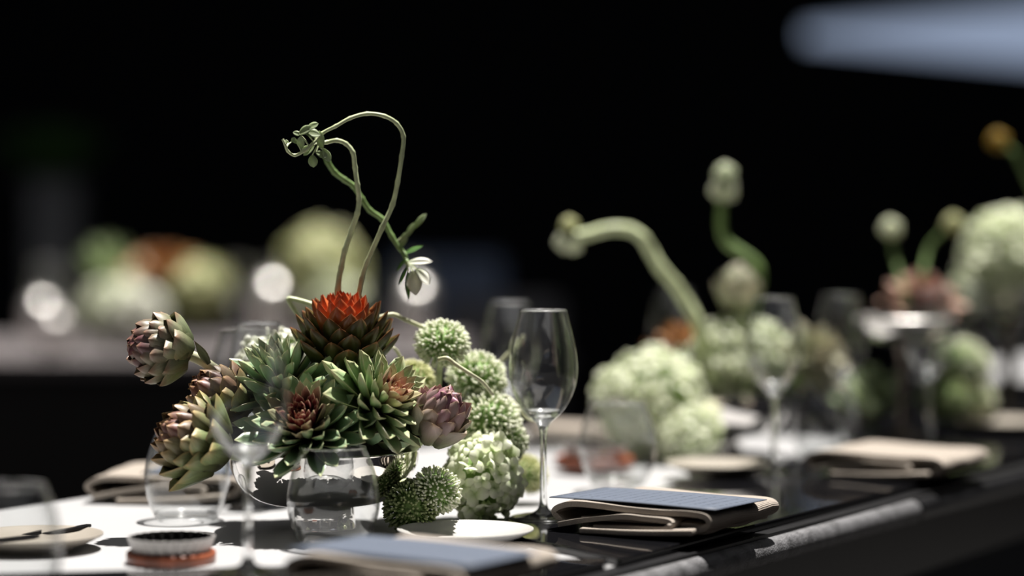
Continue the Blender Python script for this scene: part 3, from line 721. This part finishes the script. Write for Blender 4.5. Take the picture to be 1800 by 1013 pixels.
# ---- alliums (spiky balls)
def floret_geo(n=5):
    v, f, uv = [], [], []
    prof = [(.06, 0), (.085, .35), (.20, .72), (.17, .90), (.0, 1.0)]
    for r, z in prof[:-1]:
        for k in range(n): a = 2*PI*k/n; v.append((r*math.cos(a), r*math.sin(a), z)); uv.append((.5, z))
    v.append((0, 0, 1.0)); uv.append((.5, 1))
    for j in range(3):
        for k in range(n): q = (k+1) % n; f.append((j*n+k, j*n+q, (j+1)*n+q, (j+1)*n+k))
    for k in range(n): f.append((3*n+k, 3*n+(k+1) % n, 4*n))
    return np.array(v), f, uv
FLO = floret_geo()
AM = {}
def allium_mesh(mat, seed, N=500, squash=.86, ln=.34):
    key = (mat, seed % 2)
    if key in AM: return AM[key]
    rg = random.Random(seed); items = []
    for i in range(N):
        z = 1-2*(i+.5)/N; 
        if z < -.86: continue
        a = i*GA; r = math.sqrt(1-z*z); d = Vector((r*math.cos(a), r*math.sin(a), z)) + Vector((rg.gauss(0, .07), rg.gauss(0, .07), rg.gauss(0, .07)))
        d.normalize(); q = d.to_track_quat('Z', 'Y').to_matrix().to_4x4()
        l_ = ln*rg.uniform(.8, 1.2)
        m = Matrix.Diagonal((1, 1, squash, 1)) @ Matrix.Translation(d*(1-ln)) @ q @ Matrix.Diagonal((.25, .25, l_, 1))
        items.append((FLO[0], FLO[1], FLO[2], m))
    o = merged('florets', items, M[mat]); AM[key] = o.data; bpy.data.objects.remove(o)
    return AM[key]
cv, cf = ellipsoid((0, 0, 0), .66, .66, .56, 12, 8)
COREM = mesh('core', cv, cf, M['gcore'])
def allium(label, px, py, Y, rpx, mat='allium', axis=(0, -.2, 1), foot=None, seed=0, group='spiky allium balls', smat=None, bend=None):
    c = P(px, py, Y); R = rpx*Y/FPX
    root = thing('allium', label, 'flower', c, group=group, axis=axis)
    o = link('florets', allium_mesh(mat, seed), root, Matrix.Rotation(seed*1.1, 4, 'Z') @ Matrix.Scale(R, 4)); o['kind'] = 'stuff'
    link('core', COREM, root, Matrix.Scale(R, 4))
    if foot is not None:
        ax = Vector(axis).normalized(); p0 = c - ax*R*.5; p1 = Vector(foot)
        mid = (p0+p1)/2 + (Vector(bend) if bend else Vector((0, 0, 0)))
        stem_part(root, [p0, p0 - ax*R*.6, mid, p1], (.0034, .0034), smat or M['green'])
    return root
bw = BC + Vector((.07, .02, .04))
allium('highest pale allium ball, right of the red rosette', 777, 604, 2.72, 50, axis=(.1, -.35, 1), foot=P(764, 760, 2.74), seed=1)
allium('pale green allium ball touching the left side of the sharp wine glass', 838, 664, 2.77, 55, axis=(.2, -.1, 1), foot=P(800, 800, 2.75), seed=2)
allium('largest pale allium ball, above the curled hydrangea petals', 858, 738, 2.745, 60, axis=(.25, -.3, 1), foot=P(790, 850, 2.70), seed=3)
allium('yellowish allium ball behind the mauve artichoke', 724, 668, 2.77, 42, 'alliumy', (0, -.1, 1), P(715, 780, 2.72), 4)
allium('pale allium ball hanging behind the largest one, left of the sharp glass stem', 885, 770, 2.74, 48, axis=(.6, -.1, .6), foot=P(810, 850, 2.73), seed=5)
allium('cream allium ball resting low against the silver bowl', 768, 862, 2.62, 46, axis=(.5, -.45, .75), foot=P(730, 850, 2.70), seed=6)
allium('dark green allium ball lying on the table at the foot of the bowl', 722, 892, 2.615, 50, 'alliumg', (-.2, -.85, .25), P(740, 890, 2.70), 7)
allium('blurred cream allium ball behind the sharp glass stem', 925, 834, 2.90, 40, 'alliumy', (.4, 0, .8), P(880, 850, 2.88), 8)

# ---- hydrangea
def sepal_geo(nu=3, nv=3):
    v, f, uv = [], [], []
    for j in range(nv+1):
        t = j/nv; w_ = (.16 + .84*math.sin(PI*min(1, .12+t*.62)))*.44 if t < .95 else .22
        for i in range(nu+1):
            s = i/nu*2-1
            v.append((s*w_, t*(1-.12*s*s), (.24*math.sin(t*PI*.9)) - .16*s*s + (.10 if abs(s) == 1 and j % 2 else 0) - .16*t*t)); uv.append((s/2+.5, t))
    for j in range(nv):
        for i in range(nu): a = j*(nu+1)+i; f.append((a, a+1, a+nu+2, a+nu+1))
    return v, f, uv
SEP = sepal_geo()
def hfloret_geo(seed):
    rg = random.Random(seed); V_, F_, U_ = [], [], []
    for k in range(4):
        m = Matrix.Rotation(k*PI/2+rg.uniform(-.15, .15), 4, 'Z') @ Matrix.Rotation(rg.uniform(-.35, .75), 4, 'X') @ Matrix.Scale(rg.uniform(.85, 1.1), 4)
        n0 = len(V_)
        for p in SEP[0]: V_.append(tuple(m @ Vector(p)))
        F_ += [tuple(i+n0 for i in q) for q in SEP[1]]; U_ += SEP[2]
    return np.array(V_), F_, U_
HF = [hfloret_geo(s) for s in range(5)]
HM = {}
def hmesh(mat):
    if mat not in HM: HM[mat] = [mesh('floret', g[0].tolist(), g[1], M[mat], g[2]) for g in HF]
    return HM[mat]
def hydrangea(label, px, py, Y, rx, rz_, ry=None, mat='hyd', N=70, size=.011, single=False, foot=None, seed=0, group='hydrangea heads', name='hydrangea'):
    c = P(px, py, Y); k = Y/FPX; rx, rz_ = rx*k, rz_*k; ry = ry*k if ry else rx
    root = thing(name, label, 'flower', c, group=group); rg = random.Random(seed+50); items = []
    for i in range(N):
        z = 1-2*(i+.5)/N; a = i*GA; r = math.sqrt(1-z*z)
        d = Vector((r*math.cos(a), r*math.sin(a), z)); p = Vector((d.x*rx, d.y*ry, d.z*rz_))*rg.uniform(.82, 1.0)
        nrm = (Vector((d.x/rx, d.y/ry, d.z/rz_)).normalized() + Vector((rg.gauss(0, .45), rg.gauss(0, .45), rg.gauss(0, .45)))).normalized()
        m = Matrix.Translation(p) @ nrm.to_track_quat('Z', 'Y').to_matrix().to_4x4() @ Matrix.Rotation(rg.uniform(0, 6), 4, 'Z') @ Matrix.Scale(size*rg.uniform(.8, 1.2), 4)
        if single: link('floret', hmesh(mat)[i % 5], root, m)
        else: g = HF[i % 5]; items.append((g[0], g[1], g[2], m))
    if items: merged('florets', items, M[mat], root)['kind'] = 'stuff'
    v, f = ellipsoid((0, 0, 0), rx*.70, ry*.70, rz_*.70); mk('core', v, f, M['gcore'], root)
    if foot is not None: stem_part(root, [c, (c+Vector(foot))/2 + Vector((0, .01, 0)), Vector(foot)], (.004, .004), M['green'])
    return root
hydrangea('pale green hydrangea with curled petals resting on the table right of the silver bowl', 848, 842, 2.69, 66, 72, 50, 'hyd', 76, .0158, True, P(760, 830, 2.72), 1)
hydrangea('white ruffled bloom behind the front wine glass and slender rosette', 462, 650, 2.74, 44, 58, 40, 'hydw', 46, .0125, True, P(540, 820, 2.69), 2)
hydrangea('white bloom peeping out left of the red rosette', 505, 612, 2.76, 28, 26, 26, 'hydw', 26, .011, True, P(560, 800, 2.69), 3)
hydrangea('white bloom between the pink-hearted rosette and the yellowish allium', 700, 690, 2.73, 30, 40, 30, 'hydw', 30, .010, True, P(660, 800, 2.69), 4)

# ---- twisting stems with leaflets
lf = [leaf_mesh('leaflet', M['leaf'], W=.66, m=.5, base=.3, p=.6, cup=.25, bend=b_, thick=.03, nu=4, nv=6, seed=s) for s, b_ in enumerate((.1, -.1))]
lfb = [leaf_mesh('leaflet', M['hydw'], W=.7, m=.5, base=.3, p=.8, cup=.3, bend=.1, thick=.03)]
lfd = [leaf_mesh('leaflet', M['bigleaf'], W=.42, m=.45, base=.3, p=1.1, cup=.3, bend=.1, thick=.03)]
VINE = {}
def leaflet(root, px, py, Y, dirpx, L, w=1.0, face=(0, -1, .3), meshes=None, k=0):
    p = P(px, py, Y)
    if root.name in VINE:              # a short stalk joins the leaflet to the stem
        q = min(VINE[root.name], key=lambda c: (c-p).length)
        if (q-p).length > .002: stem_part(root, [q, (p+q)/2 + Vector((0, 0, .001)), p], (.0009, .0007), M['green'], 'petiole')
    z = Vector((dirpx[0], dirpx[2] if len(dirpx) > 2 else 0, -dirpx[1])).normalized()
    y = -Vector(face); y = (y - z*y.dot(z)).normalized(); x = y.cross(z)
    m = Matrix(((x.x, y.x, z.x, p.x), (x.y, y.y, z.y, p.y), (x.z, y.z, z.z, p.z), (0, 0, 0, 1))) @ Matrix.Diagonal((L*w, L, L, 1))
    return link('leaflet', (meshes or lf)[k % len(meshes or lf)], root, root.matrix_basis.inverted() @ m)
def vine(label, pts, rad, mat, knots=.22, cat='stem', name='curled_stem', group='twisting stems'):
    W = [P(*q) for q in pts]
    root = thing(name, label, cat, W[0], group=group)
    VINE[root.name] = catmull(W, 4)
    v, f = tube(W, rad, n=9, knots=knots); mk('stalk', v, f, mat, root, world=True)
    return root
s = vine('tall thin stem arching highest over the red rosette and curling left', [(600, 660, 2.665), (627, 535, 2.665), (636, 490, 2.665), (645, 462, 2.665), (672, 400, 2.66), (690, 360, 2.66), (699, 320, 2.655), (706, 275, 2.65), (709, 240, 2.65), (697, 217, 2.645), (675, 204, 2.64), (645, 200, 2.64), (615, 208, 2.635), (590, 222, 2.63), (567, 234, 2.63), (552, 250, 2.625), (535, 265, 2.62), (518, 273, 2.62), (506, 266, 2.615), (501, 254, 2.61), (497, 245, 2.61)], (.0029, .0014), M['green'])
for px, py, d, L in ((530, 262, (-.1, -1), .010), (522, 252, (-.8, -.8), .006), (512, 250, (.5, -.6), .005), (529, 238, (-.9, -.4), .007), (526, 236, (.9, -.5), .012), (540, 226, (.8, -.3), .010), (535, 232, (.9, .15), .013), (507, 252, (-.6, -.6), .004)):
    leaflet(s, px, py, 2.62, d, L*1.35, 1.0, (random.uniform(-.4, .4), -1, .6), k=int(px))
s = vine('pale stem bending left beneath the tallest curl', [(585, 660, 2.67), (594, 510, 2.665), (600, 470, 2.665), (606, 440, 2.66), (618, 405, 2.66), (628, 375, 2.655), (631, 350, 2.655), (628, 325, 2.65), (624, 295, 2.65), (620, 268, 2.645), (608, 253, 2.645), (592, 247, 2.64), (575, 250, 2.64), (562, 252, 2.635)], (.0032, .0022), M['green'])
for px, py, d, L, w_ in ((566, 262, (-.1, -1), .015, .75), (568, 262, (.3, .6), .012, .9), (552, 255, (-.6, .7), .012, .9), (556, 268, (.7, .3), .010, 1), (549, 273, (.1, 1), .010, 1.2), (545, 258, (-.4, .2), .008, 1)):
    leaflet(s, px, py, 2.63, d, L*1.35, w_, (random.uniform(-.4, .4), -1, .6), k=int(px))
s = vine('thicker stem crossing behind the two curls down to the right', [(570, 268, 2.70), (576, 285, 2.70), (588, 303, 2.705), (605, 316, 2.71), (622, 328, 2.715), (636, 350, 2.72), (650, 370, 2.725), (672, 386, 2.73), (688, 415, 2.73), (702, 436, 2.73), (710, 446, 2.73), (716, 462, 2.72)], (.0033, .0028), M['dgreen'])
leaflet(s, 706, 434, 2.73, (.35, -1), .018, .7); leaflet(s, 714, 418, 2.73, (.6, -1), .020, .55); leaflet(s, 728, 402, 2.73, (.7, -.9), .022, .5, k=1)
leaflet(s, 712, 446, 2.73, (1, -.35), .022, .8, (0, -1, 1.2), lfd)
leaflet(s, 713, 455, 2.72, (-.7, 1), .018, .5, (0, -1, 0), lfd); leaflet(s, 716, 470, 2.72, (-.5, 1), .022, .55, (.6, -1, 0), lfd)
leaflet(s, 718, 462, 2.71, (1, .02), .027, .55, (0, -1, .9), lfb); leaflet(s, 726, 478, 2.71, (.15, 1), .026, .95, (-.2, -1, .5), lfb); leaflet(s, 732, 474, 2.71, (.7, .9), .022, .9, (.3, -1, .6), lfb)
leaflet(s, 718, 480, 2.715, (.1, 1), .030, .6, (-1, -1, 0), lfd)
vine('bent green stem sticking out left of the red rosette', [(545, 600, 2.70), (528, 562, 2.70), (516, 543, 2.70), (506, 526, 2.70), (520, 527, 2.70), (545, 534, 2.70), (570, 545, 2.69)], (.0026, .0026), M['green'], .1)
vine('pale stem running right from the red rosette to the highest allium', [(660, 560, 2.70), (690, 553, 2.705), (712, 562, 2.71), (742, 575, 2.72)], (.0024, .0024), M['pale'], .1)
vine('short hooked stem left of the yellowish allium', [(703, 700, 2.74), (705, 655, 2.73), (704, 632, 2.73), (698, 618, 2.725), (692, 612, 2.72)], (.0024, .0017), M['pale'], .1)
vine('pale arching stem lying over the two green allium balls', [(772, 632, 2.66), (786, 630, 2.65), (800, 640, 2.65), (826, 657, 2.65), (848, 672, 2.66), (866, 694, 2.67)], (.0024, .0020), M['pale'], .1)
s = vine('pale forked twig seen through the left side of the sharp wine glass', [(850, 690, 2.84), (872, 650, 2.84), (888, 628, 2.84), (905, 612, 2.84), (921, 590, 2.84)], (.0030, .0020), M['pale'], .1)
leaflet(s, 897, 622, 2.84, (.2, -1), .022, .35, meshes=lfb); leaflet(s, 905, 615, 2.84, (.7, -.8), .020, .4, meshes=lfb)
vine('thin stem arching under the sharp wine glass to the table', [(872, 690, 2.78), (895, 700, 2.77), (910, 715, 2.76), (925, 735, 2.76), (945, 742, 2.76)], (.0018, .0014), M['pale'], .1)
o = thing('fallen_leaf', 'pale leaf lying on the glossy black surface left of the sharp glass foot', 'leaf', T(897, 909, PT))
leaflet(o, 900, 908, 2.72, (1, -.14, -.2), .028, .5, (0, .1, 1), [leaf_mesh('leaflet', M['palero'], W=.6, m=.5, base=.3, p=.7, cup=.2, bend=.05, thick=.03)]).name = 'blade'

# ================================================================== SECOND BOUQUET (blurred)
hydrangea('big blurred hydrangea hanging over the left side of the second silver bowl', 1150, 712, 3.42, 92, 100, 85, 'hyd', 200, .0155, False, P(1240, 690, 3.48), 11)
hydrangea('blurred hydrangea on top of the second silver bowl', 1302, 628, 3.50, 88, 66, 80, 'hyd', 150, .0155, False, P(1265, 720, 3.49), 12)
hydrangea('pale hydrangea at the left foot of the second bouquet', 1080, 690, 3.36, 36, 38, 34, 'hyd', 50, .013, False, P(1150, 760, 3.45), 14)
hydrangea('blurred hydrangea low in front of the second silver bowl', 1210, 765, 3.36, 56, 48, 50, 'hyd', 80, .014, False, None, 13)
pm = [leaf_mesh('leaf', M['palero'], W=.34, m=.6, base=.5, p=.7, cup=.4, bend=.05, thick=.06)]
def big_fn(t, rg): return dict(r=.003+.014*t, h=.022*(1-t), pitch=math.radians(6+88*t), L=.020+.026*t**.7, w=1, c=t)
a = head('succulent_rosette', 'pale pinwheel rosette right of the second hydrangea bouquet', 'flower', P(1428, 636, 3.46), (.35, -.8, .4), 60, big_fn, pm, 'leaf', 'pale rosettes', core=(.013, .015, .004), seed=21)
stem_part(a, [P(1425, 640, 3.47), P(1390, 680, 3.49), P(1330, 715, 3.49)], (.006, .005), M['dgreen'])
bP = bracts('palero', W=.72, m=.45, base=.7, p=.8, cup=.5, bend=.08, thick=.08)
a = head('artichoke', 'pale bud standing on top of the second bouquet', 'flower', P(1296, 512, 3.50), (.05, -.15, 1), 40, arti_fn(.026, .034, .032, .18, .9, 2.5, .4), bP, group='pale buds', core=(.022, .03, 0), seed=22)
stem_part(a, [P(1297, 530, 3.50), P(1295, 600, 3.50), P(1280, 700, 3.49)], (.005, .005), M['green'])
def bud(root, px, py, Y, r, mat, n=22, seed=1):
    c = P(px, py, Y); rg = random.Random(seed); k = r*Y/FPX; items = []
    for i in range(n):
        z = 1-2*(i+.5)/n; a_ = i*GA; q = math.sqrt(1-z*z); d = Vector((q*math.cos(a_), q*math.sin(a_), z))
        g = HF[i % 5]; items.append((g[0], g[1], g[2], root.matrix_basis.inverted() @ Matrix.Translation(c+d*k*.6) @ d.to_track_quat('Z', 'Y').to_matrix().to_4x4() @ Matrix.Scale(k*.55, 4)))
    merged('bud', items, mat, root)
s = vine('thick blurred stem arching left from the second bouquet with two buds', [(1250, 650, 3.48), (1226, 568, 3.46), (1205, 530, 3.46), (1185, 500, 3.45), (1160, 470, 3.44), (1145, 445, 3.44), (1130, 420, 3.43), (1108, 405, 3.43), (1080, 402, 3.42), (1055, 406, 3.42), (1035, 412, 3.42), (1012, 415, 3.42)], (.0095, .0075), M['green'], .08)
bud(s, 1001, 396, 3.42, 17, M['alliumy']); bud(s, 993, 426, 3.42, 20, M['hyd']); bud(s, 1008, 430, 3.42, 18, M['hyd'])
s = vine('blurred stem rising above the pale bud with a bud at its tip', [(1300, 640, 3.52), (1330, 520, 3.52), (1333, 475, 3.52), (1318, 455, 3.52), (1296, 440, 3.52), (1276, 424, 3.52), (1268, 400, 3.52), (1268, 370, 3.52), (1270, 345, 3.52)], (.0085, .0065), M['dgreen'], .08)
bud(s, 1275, 306, 3.52, 21, M['allium']); bud(s, 1272, 334, 3.52, 26, M['hyd'])
a = head('leaf_spray', 'brownish tips behind the left of the second bouquet', 'leaves', P(1195, 612, 3.58), (-.3, 0, 1), 18, lambda t, rg: dict(r=.004+.012*t, h=.01*(1-t), pitch=t*1.0, L=.03+.01*t, w=.8, c=.2), [leaf_mesh('leaf', M['orange'], W=.36, m=.5, base=.5, p=.8, cup=.3, bend=.05, thick=.05)], 'leaf', seed=23)
stem_part(a, [P(1195, 612, 3.58), P(1225, 690, 3.52), P(1250, 715, 3.50)], (.004, .004), M['dgreen'])

# ---- third and fourth bouquets, on the compotes
pk = [leaf_mesh('leaf', M['pink'], W=.4, m=.55, base=.55, p=.7, cup=.4, bend=.05, thick=.06)]
a = head('succulent_rosette', 'dusky pink rosette on the tall compote', 'flower', P(1622, 540, 3.76), (.15, -.5, .9), 54, lambda t, rg: dict(r=.003+.018*t, h=.02*(1-t), pitch=math.radians(6+80*t), L=.022+.032*t**.7, w=1, c=t), pk, 'leaf', 'pale rosettes', core=(.016, .016, .003), seed=24)
stem_part(a, [P(1620, 545, 3.76), P(1602, 585, 3.70)], (.006, .006), M['dgreen'])
hydrangea('big round pale hydrangea at the right border above the silver compote', 1768, 462, 4.02, 76, 92, 72, 'hyd', 190, .017, False, P(1775, 580, 4.05), 15)
hydrangea('small hydrangea left below the big round one', 1708, 515, 3.98, 30, 36, 28, 'hyd', 44, .014, False, P(1765, 580, 4.05), 16)
o = thing('broad_leaf', 'broad green leaf left of the big round hydrangea', 'leaf', P(1715, 530, 4.0))
leaflet(o, 1722, 530, 4.0, (-.6, -.8), .068, 1.3, (-.3, -1, .4), lfd).name = 'blade'
leaflet(o, 1722, 545, 4.0, (-.8, -.1), .055, 1.2, (-.3, -1, .6), lfd).name = 'blade'
stem_part(o, [P(1722, 528, 4.0), P(1745, 560, 4.03), P(1770, 590, 4.05)], (.003, .003), M['dgreen'])
allium('blurred green allium right of the tall compote stand, upper one', 1690, 640, 3.78, 52, 'allium', (.2, -.3, 1), P(1680, 740, 3.85), 11, 'blurred alliums by the compotes')
allium('blurred green allium right of the tall compote stand, lower one', 1662, 700, 3.74, 48, 'alliumg', (.1, -.6, .8), P(1690, 750, 3.85), 12, 'blurred alliums by the compotes')
allium('blurred green allium low near the right border', 1712, 700, 3.86, 40, 'allium', (.3, -.3, 1), P(1705, 752, 3.9), 13, 'blurred alliums by the compotes')
yg = [leaf_mesh('leaf', M['leaf'], W=.42, m=.5, base=.5, p=.8, cup=.3, bend=.12, thick=.05)]
a = head('leaf_spray', 'yellow-green leaves left of the tall compote stand', 'leaves', P(1532, 722, 3.72), (-.1, -.3, 1), 30, lambda t, rg: dict(r=.004+.02*t, h=.03*(1-t), pitch=t*1.2, L=.04+.022*t, w=.9, c=.5), yg, 'leaf', core=(.02, .024, .0), seed=25)
stem_part(a, [P(1532, 722, 3.72), P(1534, 760, 3.73), at(1535, 3.73)], (.004, .004), M['dgreen'])
for lab, pts, bx in (('far stem with a round pale bud above the tall compote', [(1600, 560, 3.72), (1585, 500, 3.75), (1570, 440, 3.78), (1566, 408, 3.78)], (1566, 402, 3.78, 20, 'hyd')),
                     ('far stem with a yellowish bud left of the big round hydrangea', [(1640, 560, 3.72), (1622, 500, 3.75), (1632, 440, 3.78), (1655, 410, 3.78), (1674, 385, 3.78)], (1676, 394, 3.78, 20, 'alliumy')),
                     ('far stem entering at the right border with a small yellow flower', [(1830, 430, 3.98), (1822, 350, 3.95), (1800, 300, 3.93), (1785, 272, 3.92), (1765, 255, 3.92)], (1755, 248, 3.92, 20, 'yel'))):
    s = vine(lab, pts, (.0045, .0035), M['dgreen'], .05)
    if bx[4] == 'yel':
        M['yel'] = leafmat('yellow_petals', [(0, (0.30, 0.18, 0.02)), (1, (0.55, 0.36, 0.04))], edge_amt=0, trans=.3)
    bud(s, bx[0], bx[1], bx[2], bx[3], M[bx[4]])

# ================================================================== FAR LEFT TABLE
ft = thing('far_table', 'blurred far table at the left with a dark cloth hanging to the floor', 'table', (-.75, 6.3, 0))
zt2 = ZT
v, f = box(-2.4, -.12, 5.75, 6.85, zt2-.03, zt2); mk('tabletop', v, f, plain('far_table_grey', (.10, .088, .09), .5, var=.1), ft, smooth=False, world=True)
v, f = box(-2.38, -.14, 5.77, 6.83, 0, zt2-.03); mk('table_skirt', v, f, M['skirt'], ft, smooth=False, world=True)
hydrangea('blurred white and green bouquet at the left of the far table', 205, 545, 6.25, 62, 50, 55, 'hyd', 110, .028, False, at(205, 6.25), 31, 'bouquets on the far table')
hydrangea('blurred cream bloom right beside the white and green far bouquet', 248, 555, 6.15, 40, 45, 40, 'hydw', 60, .026, False, at(248, 6.15), 32, 'bouquets on the far table')
fo = [leaf_mesh('leaf', M['orange'], W=.42, m=.55, base=.55, p=.7, cup=.4, bend=.05, thick=.06)]
a = head('succulent_rosette', 'blurred orange-brown rosette on the far table', 'flower', P(286, 492, 6.35), (0, -.3, 1), 46, lambda t, rg: dict(r=.01+.03*t, h=.03*(1-t), pitch=math.radians(5+75*t), L=.045+.045*t, w=1, c=t), fo, 'leaf', core=(.03, .03, .0), seed=33)
stem_part(a, [P(286, 495, 6.35), at(290, 6.35)], (.012, .01), M['dgreen'])
hydrangea('blurred yellow-green bouquet right of the orange far rosette', 352, 508, 6.3, 48, 42, 45, 'alliumy', 80, .026, False, at(350, 6.3), 34, 'bouquets on the far table')
hydrangea('large blurred green bouquet behind the tall curled stems', 566, 478, 6.4, 70, 72, 65, 'alliumy', 150, .03, False, at(566, 6.4), 35, 'bouquets on the far table')
hydrangea('blurred pale bloom under the large green far bouquet', 590, 530, 6.2, 42, 38, 40, 'hyd', 60, .026, False, at(590, 6.2), 36, 'bouquets on the far table')
a = head('leaf_spray', 'dim green sprig rising from the white and green far bouquet', 'leaves', P(195, 490, 6.3), (-.1, -.2, 1), 18, lambda t, rg: dict(r=.004+.015*t, h=.03*(1-t), pitch=t*.9, L=.07+.03*t, w=.8, c=.5), yg, 'leaf', seed=37)
stem_part(a, [P(195, 492, 6.3), at(198, 6.28)], (.005, .005), M['dgreen'])
for lab, px, Y in (('far wine glass nearest the left border', 78, 6.1), ('far wine glass just right of the one nearest the left border', 102, 5.95),
                   ('far wine glass between the yellow-green and large green bouquets', 478, 6.0), ('far wine glass behind the white leaf tips of the thick stem', 728, 6.1),
                   ('far wine glass right of the yellow-green bouquet', 415, 6.2)):
    put(WINE, lab, at(px, Y), 1.0, px*.02, WG)

# blue-grey chairs dimly seen behind the bouquet
def chair(px, Y, label, rz, mat='bluegrey', sc=1.0):
    p = at(px, Y); root = thing('dining_chair', label, 'chair', (p.x, p.y, 0), rz=rz, group='upholstered chairs far behind', scale=sc)
    def rb(v, f, n, mat, w_=.03):
        o = mk(n, v, f, mat, root, smooth=False); b = o.modifiers.new('bevel', 'BEVEL'); b.width = w_; b.segments = 3
    v, f = box(-.25, .25, -.25, .25, .40, .48); rb(v, f, 'seat', M[mat])
    v, f = box(-.25, .25, .20, .27, .50, .92); rb(v, f, 'backrest', M[mat], .034)
    for sx in (-1, 1):
        v, f = box(sx*.27-.025, sx*.27+.025, -.22, .24, .62, .67); rb(v, f, 'armrest', M[mat], .02)
        for sy in (-1, 1):
            v, f = box(sx*.22-.018, sx*.22+.018, sy*.21-.018, sy*.21+.018, 0, .405); rb(v, f, 'leg', M['black'], .004)
M['greycloth'] = plain('grey_cloth', (0.20, 0.19, 0.20), 0.8, var=0.1, scale=20)
chair(808, 10.2, 'blue-grey chair dimly seen above the highest allium ball', 2.9)
chair(868, 9.0, 'lower grey chair dimly seen left of the faint wine glass', 3.3, 'greycloth', .86)

pl = at(100, 10.5); pr = thing('plinth', 'tall slim grey plinth dimly seen behind the far left table', 'plinth', (pl.x, pl.y, 0))
v, f = box(-.10, .10, -.10, .10, .04, 1.22); mk('shaft', v, f, M['colgrey'], pr, smooth=False)
v, f = box(-.125, .125, -.125, .125, 0, .04); mk('base', v, f, M['colgrey'], pr, smooth=False)
v, f = box(-.12, .12, -.12, .12, 1.22, 1.25); mk('cap', v, f, M['colgrey'], pr, smooth=False)
head('leaf_spray', 'very dark green plant standing on the slim grey plinth', 'plant', (pl.x, pl.y, 1.25), (0, 0, 1), 40,
     lambda t, rg: dict(r=.01+.05*t, h=.05*(1-t), pitch=t*1.1, L=.16+.14*t, w=.8, c=.5), [leaf_mesh('leaf', M['bigleaf'], W=.3, m=.5, base=.4, p=.8, cup=.3, bend=.1, thick=.03)], 'leaf', seed=41)
def dome(label, px, Y, r, h=.03):  # pots added only for their round sun glints
    root = thing('glint_pot', label, 'pot', at(px, Y), group='domed silver pots added on the far table for sun glints')
    v, f = lathe([(0, 0), (r*.8, 0), (r*.84, .003), (r*.9, .02), (r, r*.75+h)], 40); mk('cup', v, f, M['satin'], root)
    v, f = lathe([(r, r*.75+h)] + [(r*math.cos(PI/2*i/8), r*.75 + h + r*.9*math.sin(PI/2*i/8)) for i in range(1, 9)], 40); mk('glint_pot_lid', v, f, M['satin'], root)
    v, f = ellipsoid((0, 0, r*1.72+h), r*.16, r*.16, r*.16); mk('glint_pot_knob', v, f, M['satin'], root)
for lab, px, Y, r, h in (('small domed silver pot nearest the left border, added for a sun glint', 73, 6.75, .052, .034), ('domed silver pot overlapping the one nearest the left border, added for a lower sun glint', 97, 6.1, .044, .030),
                      ('tall domed silver pot added for a sun glint between the yellow-green and large green bouquets', 476, 6.55, .056, .084), ('tall domed silver pot added for a sun glint behind the leaves of the thick stem', 730, 6.7, .054, .074)):
    dome(lab, px, Y, r, h)
